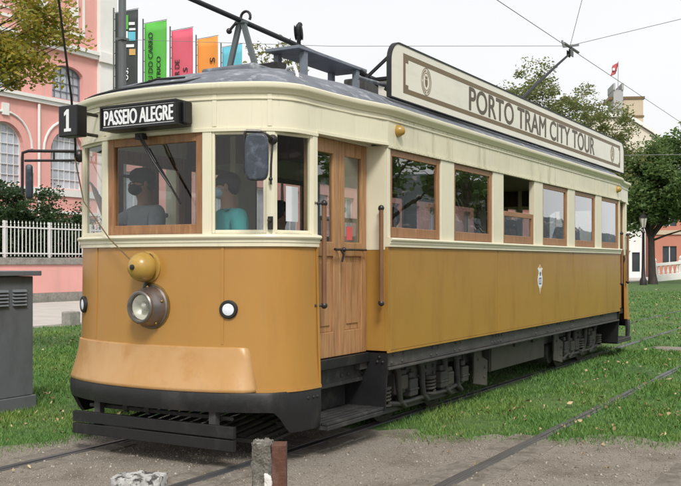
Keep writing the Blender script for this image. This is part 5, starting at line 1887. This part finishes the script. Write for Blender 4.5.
mb = MB(); mb.bx(0.38, 0.96, 2.86, 4.26, 3.303, 3.325); mb.build('lid', 'sign_black', rb_)
mb = MB(); mb.tube([(0.30, 2.75, 3.40), (0.42, 3.1, 3.22), (0.75, 3.2, 3.12), (0.98, 2.6, 3.05)], 0.02, 6); mb.build('roof_cable', 'rubber', tram)

# roof sign boards, both sides
for sx in (1, -1):
    ya, yb, za, zb = (1.83, 10.06, 2.925, 3.405)
    if sx < 0:
        ya, yb = 3.9, 10.06
    rad = 0.17

    def rrect(y0, y1, z0, z1, r, n=8, low=0.0):
        p = [(y0, z0), (y1, z0)]
        for i in range(n + 1):
            a = math.pi / 2 * i / n
            p.append((y1 - r + r * math.cos(a), z1 - r + r * math.sin(a)))
        for i in range(n + 1):
            a = math.pi / 2 + math.pi / 2 * i / n
            p.append((y0 + r + r * math.cos(a), z1 - r + r * math.sin(a)))
        return p
    if sx > 0:
        Tb = lambda x: basis((0, 1, 0), (0, 0, 1), (x, 0, 0))
        conv = lambda p: p
    else:
        Tb = lambda x: basis((0, -1, 0), (0, 0, 1), (-x, 0, 0))
        conv = lambda p: [(-q[0], q[1]) for q in p][::-1]
    mb = MB(); mb.prism(conv(rrect(ya, yb, za, zb, rad)), 0.03, Tb(1.09))
    bo = mb.build('sign_board', 'board', tram)
    mb = MB(); mb.holes(conv(rrect(ya - .012, yb + .012, za - .006, zb + .012, rad + .012)), [conv(rrect(ya + .003, yb - .003, za + .003, zb - .003, rad - .003))], 0.042, Tb(1.084))
    mb.build('rim', 'black', bo)
    mb = MB()
    yi0, yi1, zi0, zi1 = ya + 0.24, yb - 0.24, za + 0.065, zb - 0.065
    bw = 0.045
    c_ = 0.055
    outer = [(yi0, zi0), (yi1, zi0), (yi1, zi1), (yi0, zi1)]
    inner = [(yi0 + bw + c_, zi0 + bw), (yi1 - bw - c_, zi0 + bw), (yi1 - bw - c_, zi0 + bw + c_ * .6), (yi1 - bw, zi0 + bw + c_ * .6), (yi1 - bw, zi1 - bw - c_ * .6), (yi1 - bw - c_, zi1 - bw - c_ * .6), (yi1 - bw - c_, zi1 - bw),
             (yi0 + bw + c_, zi1 - bw), (yi0 + bw + c_, zi1 - bw - c_ * .6), (yi0 + bw, zi1 - bw - c_ * .6), (yi0 + bw, zi0 + bw + c_ * .6), (yi0 + bw + c_, zi0 + bw + c_ * .6)]
    mb.holes(conv(outer), [conv(inner)], 0.003, Tb(1.1185))
    mb.build('border', 'brown_ink', bo)
    xd = (0, 1, 0) if sx > 0 else (0, -1, 0)
    yc_ = (ya + yb) / 2
    text('lettering', 'PORTO TRAM CITY TOUR', 'dark_ink', bo, xd, (0, 0, 1), (sx * 1.1192, yc_, 3.168), width=4.72 if sx > 0 else 3.4, height=0.238, depth=0.003, bold=0.024)
    for yq in (ya + 0.72, yb - 0.72):
        mb = MB()
        cir = lambda r, n=32: [(yq + r * 0.86 * math.cos(2 * math.pi * i / n), 3.165 + r * math.sin(2 * math.pi * i / n)) for i in range(n)]
        mb.holes(conv(cir(0.128)), [conv(cir(0.120))], 0.003, Tb(1.1185))
        mb.holes(conv(cir(0.083)), [conv(cir(0.076))], 0.003, Tb(1.1185))
        for i in range(34):      # the ring of small letters, as marks
            if i % 9 == 8:
                continue
            a = 2 * math.pi * i / 34
            p0 = Vector((yq + 0.101 * 0.86 * math.cos(a), 3.165 + 0.101 * math.sin(a)))
            mb.prism(conv([(p0.x - .004, p0.y - .011), (p0.x + .004, p0.y - .011), (p0.x + .004, p0.y + .011), (p0.x - .004, p0.y + .011)]), 0.0028, Tb(1.1186))
        sh = [(yq - .028, 3.185), (yq - .028, 3.145), (yq - .016, 3.122), (yq, 3.112), (yq + .016, 3.122), (yq + .028, 3.145), (yq + .028, 3.185)][::-1]
        mb.prism(conv(sh[::-1]), 0.003, Tb(1.1185))
        mb.prism(conv([(yq - .024, 3.192), (yq + .024, 3.192), (yq + .028, 3.222), (yq + .010, 3.206), (yq, 3.226), (yq - .010, 3.206), (yq - .028, 3.222)]), 0.003, Tb(1.1185))
        mb.build('emblem', 'brown_ink', bo)
    y = ya + 0.12
    while y < yb:
        mb = MB()
        mb.bar((sx * 1.085, y, 3.33), (sx * 0.80, y, 3.12), 0.02, 0.025)
        mb.bar((sx * 1.085, y, 2.96), (sx * 1.0, y, 3.02), 0.02, 0.025)
        mb.bar((sx * 1.082, y, 2.93), (sx * 1.082, y, 3.36), 0.02, 0.015)
        y += 1.33
        mb.build('support', 'black', bo)

# city crest on the side
for sx in (1, -1):
    Tb = basis((0, 1, 0), (0, 0, 1), (1.2002, 5.60, 1.285)) if sx > 0 else basis((0, -1, 0), (0, 0, 1), (-1.2002, 5.60, 1.285))
    mb = MB()
    pol = [(0, -.165), (.03, -.10), (.075, -.055), (.088, 0.0), (.075, .045), (.052, .075), (.06, .115), (.095, .135), (.05, .150), (.0, .185), (-.05, .150), (-.095, .135), (-.06, .115), (-.052, .075), (-.075, .045), (-.088, 0.0), (-.075, -.055), (-.03, -.10)]
    mb.prism(pol, 0.0015, Tb)
    cr = mb.build('crest', 'white_ink', tram)
    mb = MB(); mb.prism([(-.045, -.052), (.045, -.052), (.052, -.02), (.048, .028), (-.048, .028), (-.052, -.02)], 0.001, Tb @ Matrix.Translation((0, 0, .0017)))
    mb.prism([(-.02, .050), (.02, .050), (.028, .10), (.012, .085), (0, .105), (-.012, .085), (-.028, .10)], 0.001, Tb @ Matrix.Translation((0, 0, .0017)))
    mb.build('shield', 'blue_ink', cr)
    mb = MB()
    for (a, b_) in ((-.03, -.01), (.01, .03)):
        mb.prism([(a, -.04), (b_, -.04), (b_, .015), (a, .015)], 0.001, Tb @ Matrix.Translation((0, 0, .0029)))
    mb.build('charges', 'white_ink', cr)
    mb = MB(); mb.prism([(0, -.155), (.018, -.10), (.0, -.075), (-.018, -.10)], 0.001, Tb @ Matrix.Translation((0, 0, .0017)))
    mb.prism([(-.05, .142), (.05, .142), (.03, .165), (0, .18), (-.03, .165)], 0.001, Tb @ Matrix.Translation((0, 0, .0017))); mb.build('gilding', 'gold_ink', cr)

# floor, driving gear and seats
mb = MB(); mb.prism([(x * 0.95, 1.3 + (y - 1.3) * 0.975) for x, y in FR] + [(1.0, Y0), (1.155, Y0 + 0.05), (1.155, Y1 - 0.05), (1.0, Y1)] + [rot180((x * 0.95, 1.3 + (y - 1.3) * 0.975)) for x, y in FR] + [(-1.0, Y1), (-1.155, Y1 - 0.05), (-1.155, Y0 + 0.05), (-1.0, Y0)], 0.045, Matrix.Translation((0, 0, 0.69)))
mb.build('floor', 'dark_wood', tram)
ct = MB(); ct.lathe([(0.17, 0), (0.17, 0.85), (0.15, 0.92), (0.06, 0.94)], Matrix.Translation((-0.34, 0.30, 0.70)), 20)
cto = ct.build('controller', 'iron', tram, smooth=True)
mb = MB(); mb.tube([(-0.34, 0.30, 1.62), (-0.34, 0.30, 1.67), (-0.22, 0.34, 1.69)], 0.014, 6); mb.ball((-0.22, 0.34, 1.71), 0.03, n=8, k=6); mb.build('handle', 'brass', cto, smooth=True)
bw_ = MB(); bw_.tube([(-0.10, 0.28, 0.74), (-0.10, 0.28, 1.70)], 0.025, 8)
bw_.tube([(-0.10 + 0.16 * math.cos(a), 0.28 + 0.16 * math.sin(a), 1.70) for a in np.linspace(0, 2 * math.pi, 20)[:-1]], 0.013, 6, closed=True)
for a in (0, 2.1, 4.2):
    bw_.tube([(-0.10, 0.28, 1.70), (-0.10 + 0.16 * math.cos(a), 0.28 + 0.16 * math.sin(a), 1.70)], 0.008, 5)
bw_.build('brake_wheel', 'brass', tram, smooth=True)
# a notice hung inside the right vestibule window and a poster by the driver
mb = MB(); mb.bx(0.985, 0.988, 0.40, 0.56, 1.80, 2.06); mb.build('notice', 'paper', tram)
for r_ in range(7):
    y = 2.05 + 1.13 * r_
    for sx in (1, -1):
        mb = MB()
        mb.bx(min(sx * 0.30, sx * 1.12), max(sx * 0.30, sx * 1.12), y, y + 0.46, 1.13, 1.19)
        mb.bx(min(sx * 0.34, sx * 1.1), max(sx * 0.34, sx * 1.1), y + 0.1, y + 0.36, 0.738, 1.127)
        st_ = mb.build('passenger_seat', 'dark_wood', tram, bevel=0.012)
        mb = MB(); mb.bar((sx * 0.71, y + 0.45, 1.15), (sx * 0.71, y + 0.56, 1.74), 0.82, 0.045, up=(0, 1, 0)); mb.build('backrest', 'dark_wood', st_, bevel=0.01)
        if sx > 0 and r_ < 2 or sx < 0 and r_ in (0, 1, 3):
            mb = MB(); mb.bar((sx * 0.71, y + 0.535, 1.62), (sx * 0.71, y + 0.562, 1.765), 0.6, 0.055, up=(0, 1, 0)); mb.build('headrest_cover', 'paper', st_, bevel=0.01)

# ------------------------------------------------------------------ trucks and underfloor gear
for yc_, dr in ((2.92, 1), (L - 2.80, -1)):
    tk = MB()
    for sx in (1, -1):
        x0 = sx * 0.90
        tk.bx(min(x0, x0 - sx * .05), max(x0, x0 - sx * .05), yc_ - 1.0, yc_ + 1.0, 0.47, 0.56)
        tk.bx(min(x0, x0 - sx * .04), max(x0, x0 - sx * .04), yc_ - 0.98, yc_ + 0.98, 0.13, 0.185)
        for dy in (-0.62, -0.12, 0.42, 0.72):        # curved pedestal arms
            y = yc_ + dy * dr
            tk.tube([(sx * 0.93, y - 0.05 * dr, 0.58), (sx * 0.95, y, 0.50), (sx * 0.95, y + 0.02 * dr, 0.33), (sx * 0.94, y + 0.07 * dr, 0.22), (sx * 0.92, y + 0.20 * dr, 0.16)], [0.036, 0.036, 0.032, 0.03, 0.03], 8)
        tk.bx(min(x0, x0 + sx * .02), max(x0, x0 + sx * .02), yc_ - 0.38, yc_ + 0.30, 0.36, 0.54)
        for i in range(4):
            for zz in (0.41, 0.48):
                tk.ball((x0 + sx * .025, yc_ - 0.30 + 0.17 * i, zz), 0.018, n=8, k=5)
        tk.tube([(sx * 0.93, yc_ - 0.95, 0.25), (sx * 0.93, yc_ - 0.55, 0.2), (sx * 0.93, yc_ + 0.55, 0.2), (sx * 0.93, yc_ + 0.95, 0.25)], 0.025, 6)
    tk.bx(-0.86, 0.86, yc_ - 0.12, yc_ + 0.12, 0.40, 0.60)
    tko = tk.build('truck', 'under', tram, bevel=0.006)
    for dy, rw in ((-0.52 * dr, 0.375), (0.55 * dr, 0.30)):
        y = yc_ + dy
        for sx in (1, -1):
            mb = MB()
            T = basis((0, 1, 0), (0, 0, 1), (sx * 0.7175 - 0.05, y, rw + 0.018))
            pr = [(0.05, 0.0), (rw - 0.07, 0.02), (rw - 0.055, 0.0), (rw, 0.0), (rw, 0.09), (rw - 0.055, 0.095), (rw - 0.07, 0.06), (0.09, 0.06), (0.08, 0.12), (0.03, 0.12)]
            mb.lathe(pr, T, 32)
            mb.build('wheel', 'wheel', tko, smooth=True)
            mb = MB(); mb.bx(sx * 0.88 - 0.06, sx * 0.88 + 0.06, y - 0.12, y + 0.12, rw - 0.09, rw + 0.13)
            mb.bx(sx * 0.95 - 0.025, sx * 0.95 + 0.025, y - 0.08, y + 0.08, rw - 0.05, rw + 0.09)
            mb.build('axle_box', 'underlight', tko, bevel=0.02)
        mb = MB(); mb.tube([(-0.86, y, rw + 0.018), (0.86, y, rw + 0.018)], 0.05, 10); mb.build('axle', 'wheel', tko)
    for dy in (-0.86, 0.10):
        for sx in (1, -1):
            mb = MB()
            for c in range(4):
                mb.tube([(sx * 0.925 + 0.062 * math.cos(a), yc_ + dy * dr + 0.062 * math.sin(a), 0.245 + 0.032 * c + 0.032 * a / (2 * math.pi)) for a in np.linspace(0, 2 * math.pi, 12)], 0.013, 6)
            mb.lathe([(0.075, 0.22), (0.075, 0.238)], Matrix.Translation((sx * 0.925, yc_ + dy * dr, 0)), 12)
            mb.lathe([(0.075, 0.375), (0.075, 0.395)], Matrix.Translation((sx * 0.925, yc_ + dy * dr, 0)), 12)
            mb.build('coil_spring', 'underlight', tko, smooth=True)
    for dy in (-0.34, 0.36, 0.90):
        for sx in (1, -1):
            mb = MB()
            y = yc_ + dy * dr
            mb.bx(sx * 0.93 - 0.055, sx * 0.93 + 0.055, y - 0.085, y + 0.085, 0.25, 0.41)
            mb.bx(sx * 0.93 - 0.03, sx * 0.93 + 0.03, y - 0.05, y + 0.05, 0.413, 0.47)
            mb.bx(sx * 0.93 - 0.062, sx * 0.93 + 0.062, y - 0.10, y + 0.10, 0.30, 0.325)
            mb.build('brake_block', 'under', tko, bevel=0.012)
    mb = MB(); mb.tube([(-0.5, yc_ - 0.2 * dr, 0.36), (0.5, yc_ - 0.2 * dr, 0.36)], 0.2, 16); mb.build('motor_case', 'under', tko)
    # sand guard plate
    yp = yc_ + 1.32 if dr > 0 else yc_ - 1.28
    mb = MB()
    mb.prism([(yp - 0.20, 0.60), (yp - 0.20, 0.20), (yp + 0.17, 0.14), (yp + 0.19, 0.42), (yp + 0.02, 0.47), (yp - 0.05, 0.60)], 0.02, basis((0, 1, 0), (0, 0, 1), (0.97, 0, 0)))
    for q in ((-.1, .45), (.1, .35), (.08, .25)):
        mb.ball((0.992, yp + q[0], q[1]), 0.016, n=8, k=5)
    mb.build('guard_plate', 'underlight', tram, bevel=0.004)
mb = MB()
mb.bx(0.10, 0.97, 4.55, 6.46, 0.275, 0.60)
mb.bx(0.971, 0.985, 4.56, 4.60, 0.28, 0.59)
eb = mb.build('equipment_box', 'underlight', tram, bevel=0.008)
mb = MB(); mb.bx(0.973, 0.995, 5.3, 5.55, 0.50, 0.58); mb.build('latch', 'under', eb)
mb = MB(); mb.bx(0.973, 0.995, 5.95, 6.12, 0.50, 0.58); mb.build('latch', 'under', eb)
mb = MB(); mb.bx(-0.97, -0.10, 4.4, 6.6, 0.30, 0.60); mb.bx(-0.4, 0.9, 3.95, 4.5, 0.42, 0.60); mb.bx(-0.4, 0.9, 6.55, 7.0, 0.42, 0.60); mb.build('underfloor_case', 'under', tram, bevel=0.008)
mb = MB(); mb.tube([(0.4, 6.9, 0.28), (0.9, 6.9, 0.28)], 0.13, 14); mb.build('air_tank', 'under', tram)
mb = MB(); mb.bx(-1.0, 1.0, 1.5, L - 1.5, 0.601, 0.685); mb.build('underframe', 'under', tram)
mb = MB(); mb.bx(-0.62, 0.62, 0.45, 1.6, 0.56, 0.685); mb.bx(-0.62, 0.62, L - 1.6, L - 0.45, 0.56, 0.685); mb.build('platform_frame', 'under', tram)


# ================================================================== people
def skin(name, verts, edges, radii, mat, parent=None, sub=2):
    me = bpy.data.meshes.new(name)
    me.from_pydata(verts, edges, [])
    o = bpy.data.objects.new(name, me)
    COL.objects.link(o)
    m = o.modifiers.new('skin', 'SKIN')
    m.use_smooth_shade = True
    sv = me.skin_vertices[0].data
    for i, r_ in enumerate(radii):
        sv[i].radius = r_ if isinstance(r_, tuple) else (r_, r_)
        sv[i].use_root = (i == 0)
    s = o.modifiers.new('sub', 'SUBSURF')
    s.levels = sub
    s.render_levels = sub
    me.materials.append(MT[mat])
    if parent is not None:
        o.parent = parent
    return o


def person(label, loc, rz, seated=True, skin_m='skin', shirt='tee_grey', hair='hair_dark', mask=None, cap=False, arms=None, hair_long=False, lean=0.0, turn=0.0, trousers='cloth_dark', face=True, group=None):
    """origin under the pelvis at floor level + seat height; faces -Y"""
    V, E, Rr = [], [], []

    def a(p, r, par=None):
        V.append(p); Rr.append(r)
        if par is not None:
            E.append((par, len(V) - 1))
        return len(V) - 1
    ly = -lean
    pel = a((0, 0, 0.0), (0.15, 0.11))
    bel = a((0, ly * .3, 0.17), (0.135, 0.10), pel)
    che = a((0, ly * .8, 0.36), (0.165, 0.115), bel)
    nb = a((0, ly, 0.51), 0.062, che)
    nk = a((0, ly - 0.01, 0.575), 0.052, nb)
    hx, hy = math.sin(turn), -math.cos(turn)
    hb = a((0.02 * hx, ly + 0.02 * hy, 0.635), (0.068, 0.075), nk)
    hm = a((0.03 * hx, ly + 0.03 * hy, 0.70), (0.078, 0.096), hb)
    ht = a((0.02 * hx, ly + 0.02 * hy, 0.785), (0.066, 0.078), hm)
    A = arms or {}
    hands = []
    for sd in (1, -1):
        sh = a((sd * 0.175, ly, 0.465), 0.062, che)
        el, wr = A.get(sd, ((sd * 0.23, ly - 0.04, 0.20), (sd * 0.16, ly - 0.26, 0.12)))
        e_ = a(el, 0.045, sh)
        w_ = a(wr, 0.030, e_)
        d = (Vector(wr) - Vector(el)).normalized()
        side = d.cross(Vector((0, 0, 1)))
        side = side.normalized() if side.length > 0.1 else Vector((1, 0, 0))
        pm = Vector(wr) + d * 0.06
        p_ = a(tuple(pm), (0.036, 0.02), w_)
        for q, (off, ln) in enumerate(((-0.027, 0.075), (-0.009, 0.085), (0.009, 0.080), (0.027, 0.062))):
            k1 = a(tuple(pm + d * 0.045 + side * off), 0.0095, p_)
            k2 = a(tuple(pm + d * (0.045 + ln * .5) + side * off + Vector((0, 0, -0.008))), 0.0085, k1)
            a(tuple(pm + d * (0.045 + ln * .9) + side * off + Vector((0, 0, -0.03))), 0.007, k2)
        t1 = a(tuple(pm - d * 0.02 + side * (-sd * 0.045) + Vector((0, 0, -0.01))), 0.012, p_)
        a(tuple(pm + d * 0.03 + side * (-sd * 0.06) + Vector((0, 0, -0.02))), 0.009, t1)
    for sd in (1, -1):
        hp = a((sd * 0.09, -0.02, -0.04), 0.09, pel)
        if seated == 'perch':
            kn = a((sd * 0.12, -0.17, -0.32), 0.062, hp)
            an = a((sd * 0.12, -0.08, -0.62), 0.042, kn)
            a((sd * 0.13, -0.20, -0.66), 0.034, an)
        elif seated:
            kn = a((sd * 0.11, -0.42, 0.0), 0.062, hp)
            an = a((sd * 0.11, -0.42, -0.38), 0.042, kn)
            a((sd * 0.12, -0.55, -0.42), 0.034, an)
        else:
            kn = a((sd * 0.10, -0.02, -0.45), 0.062, hp)
            an = a((sd * 0.10, 0.02, -0.82), 0.042, kn)
            a((sd * 0.11, -0.12, -0.87), 0.034, an)
    root = thing('person', label, 'person', loc, group)
    root.rotation_euler = (0, 0, rz)
    skin('body', V, E, Rr, skin_m, root)
    # shirt
    V2, E2, R2 = [], [], []

    def b(p, r, par=None):
        V2.append(p); R2.append(r)
        if par is not None:
            E2.append((par, len(V2) - 1))
        return len(V2) - 1
    p0 = b((0, 0, -0.03), (0.165, 0.125))
    p1 = b((0, ly * .3, 0.17), (0.152, 0.118), p0)
    p2 = b((0, ly * .8, 0.37), (0.186, 0.146), p1)
    p3 = b((0, ly, 0.50), 0.10, p2)
    b((0, ly - .005, 0.540), 0.076, p3)
    for sd in (1, -1):
        el = Vector(A[sd][0]) if sd in A else Vector((sd * 0.23, ly - 0.04, 0.20))
        sh = Vector((sd * 0.175, ly, 0.465))
        s1 = b(tuple(sh), 0.078, p2)
        b(tuple(sh.lerp(el, 0.45)), 0.068, s1)
        b(tuple(sh.lerp(el, 0.8)), 0.064, len(V2) - 1)
    skin('shirt', V2, E2, R2, shirt, root)
    V3, E3, R3 = [(0, 0, 0.0)], [], [(0.16, 0.12)]
    for sd in (1, -1):
        ch = [((sd * 0.09, -0.02, -0.04), 0.10)] + ([((sd * 0.12, -0.17, -0.32), 0.075), ((sd * 0.12, -0.08, -0.58), 0.058)] if seated == 'perch' else [((sd * 0.11, -0.42, 0.0), 0.075), ((sd * 0.11, -0.42, -0.33), 0.058)] if seated else [((sd * 0.10, -0.02, -0.45), 0.075), ((sd * 0.10, 0.02, -0.78), 0.058)])
        par = 0
        for p, r_ in ch:
            V3.append(p); R3.append(r_); E3.append((par, len(V3) - 1)); par = len(V3) - 1
    skin('trousers', V3, E3, R3, trousers, root)
    # head details
    TR = Matrix.Translation((0.025 * hx, ly + 0.025 * hy, 0.70)) @ Matrix.Rotation(turn, 4, 'Z')
    mb = MB()
    mb.ball(TR @ Vector((0, 0.012, 0.045)), (0.088, 0.105, 0.085), Matrix.Rotation(turn, 4, 'Z'))
    if hair_long:
        mb.ball(TR @ Vector((0, 0.045, -0.02)), (0.085, 0.07, 0.11), Matrix.Rotation(turn, 4, 'Z'))
    else:
        mb.ball(TR @ Vector((0, 0.045, 0.01)), (0.078, 0.065, 0.075), Matrix.Rotation(turn, 4, 'Z'))
    h = mb.build('hair', hair, None, smooth=True); h.parent = root
    mb = MB()
    for sd in (1, -1):
        mb.ball(TR @ Vector((sd * 0.032, -0.088, 0.015)), (0.012, 0.008, 0.007), n=8, k=6)
    ey = mb.build('eyes', 'eye', None, smooth=True); ey.parent = root
    mb = MB()
    mb.ball(TR @ Vector((0, -0.104, -0.012)), (0.013, 0.018, 0.020), n=8, k=6)
    for sd in (1, -1):
        mb.ball(TR @ Vector((sd * 0.082, 0.005, 0.0)), (0.010, 0.018, 0.030), n=8, k=6)
    no = mb.build('nose_and_ears', skin_m, None, smooth=True); no.parent = root
    mb = MB()
    for sd in (1, -1):
        mb.tube([TR @ Vector((sd * 0.016, -0.094, 0.036)), TR @ Vector((sd * 0.034, -0.090, 0.041)), TR @ Vector((sd * 0.052, -0.078, 0.034))], 0.0045, 5)
    br_ = mb.build('eyebrows', hair, None, smooth=True); br_.parent = root
    if mask:
        mb = MB()
        mb.ball(TR @ Vector((0, -0.050, -0.040)), (0.073, 0.068, 0.052), Matrix.Rotation(turn, 4, 'Z'))
        mk = mb.build('face_mask', mask, None, smooth=True); mk.parent = root
        mb = MB()
        for sd in (1, -1):
            mb.tube([TR @ Vector((sd * 0.06, -0.07, -0.02)), TR @ Vector((sd * 0.088, 0.01, 0.0))], 0.003, 5)
        ms = mb.build('strap', mask, None); ms.parent = root
    if cap:
        mb = MB()
        mb.lathe([(0.098, 0.0), (0.100, 0.03), (0.090, 0.065), (0.055, 0.092), (0.004, 0.10)], TR @ Matrix.Translation((0, 0.005, 0.045)) @ Matrix.Diagonal((1, 1.12, 1, 1)), 20)
        pts_ = [(0.085 * math.cos(t), -0.06 - 0.11 * math.sin(t) if math.sin(t) > 0 else -0.06) for t in np.linspace(0, math.pi, 10)]
        mb.prism(pts_, 0.010, TR @ Matrix.Translation((0, -0.02, 0.050)) @ Matrix.Rotation(R(-6), 4, 'X'))
        cp = mb.build('cap', 'cloth_dark', None, smooth=True); cp.parent = root
    else:
        mb = MB()
        mb.ball(TR @ Vector((0, -0.092, -0.052)), (0.022, 0.008, 0.007), n=8, k=5)
        mo = mb.build('mouth', 'cloth_rust', None, smooth=True) if not mask else None
        if mo:
            mo.parent = root
    return root


dr_ = person('driver in black cap, black face mask and grey T-shirt behind the front window', (-0.57, 0.62, 1.445), R(-14), 'perch', 'skin_dark', 'tee_grey', 'hair_dark', 'cloth_dark', True,
             arms={-1: ((-0.33, -0.12, 0.36), (-0.40, -0.20, 0.60)), 1: ((0.24, -0.08, 0.22), (0.16, -0.30, 0.22))}, turn=R(-16))
te_ = person('passenger in teal T-shirt and pale blue face mask by the front', (0.25, 0.70, 1.395), R(-30), 'perch', 'skin', 'tee_teal', 'hair_dark', 'mask_blue', False,
             arms={1: ((0.25, -0.02, 0.20), (0.14, -0.20, 0.16))}, turn=R(-30))
person('dark haired passenger in grey seen from behind through the corner window', (-0.12, 1.95, 1.25), R(160), True, 'skin', 'tee_grey', 'hair_dark', None, False)
person('brown haired passenger low behind the half open window', (0.74, 5.86, 1.20), R(15), True, 'skin', 'cloth_rust', 'hair_brown', None, False, hair_long=True)
person('seated passenger in dark clothes behind the first side window', (0.72, 2.62, 1.20), R(-20), True, 'skin', 'cloth_dark', 'hair_brown', None, False)
person('dark haired passenger standing behind the fifth side window', (0.62, 8.62, 1.50), R(-120), False, 'skin', 'cloth_dark', 'hair_dark', None, False)
for (x, y, zt) in ((-0.57, 0.66, 1.33), (0.25, 0.74, 1.28)):
    s_ = thing('driver_stool', 'round stool under the masked driver' if x < 0 else 'round stool under the passenger in teal', 'stool', (x, y, 0.735))
    mb = MB(); mb.lathe([(0.17, zt - 0.045), (0.18, zt - 0.02), (0.16, zt)], Matrix.Translation((x, y, 0)), 20); mb.build('seat', 'dark_wood', s_, smooth=True)
    for q in range(4):
        a_ = q * math.pi / 2 + 0.78
        mb = MB(); mb.tube([(x + 0.1 * math.cos(a_), y + 0.1 * math.sin(a_), zt - 0.045), (x + 0.16 * math.cos(a_), y + 0.16 * math.sin(a_), 0.736)], 0.015, 6); mb.build('leg', 'iron', s_)

# bird on the trolley pole
bi = MB()
TBd = Matrix.Translation((0.0, 2.12, 3.63)) @ Matrix.Rotation(R(200), 4, 'Z')
RB = Matrix.Rotation(R(200), 4, 'Z')
bi.ball(TBd @ Vector((0, 0.005, 0.035)), (0.036, 0.042, 0.085), RB @ Matrix.Rotation(R(-28), 4, 'X'), n=14, k=10)
bi.ball(TBd @ Vector((0, -0.038, 0.118)), (0.024, 0.030, 0.026), n=12, k=8)
bi.lathe([(0.009, 0), (0.005, 0.018), (0.001, 0.030)], TBd @ Matrix.Translation((0, -0.064, 0.116)) @ Matrix.Rotation(R(95), 4, 'X'), 8)
bi.prism([(-0.014, 0), (0.014, 0), (0.020, -0.12), (-0.020, -0.12)], 0.010, TBd @ Matrix.Translation((0, 0.045, -0.01)) @ Matrix.Rotation(R(62), 4, 'X'))
for sd in (1, -1):
    bi.ball(TBd @ Vector((sd * 0.032, 0.018, 0.03)), (0.010, 0.032, 0.075), RB @ Matrix.Rotation(R(-30), 4, 'X'), n=10, k=8)
for sd in (1, -1):
    bi.tube([TBd @ Vector((sd * 0.014, 0.0, -0.03)), TBd @ Vector((sd * 0.014, -0.005, -0.085))], 0.004, 5)
tag(bi.build('bird', 'bird', smooth=True), 'small black bird perched on the level trolley pole', 'bird')
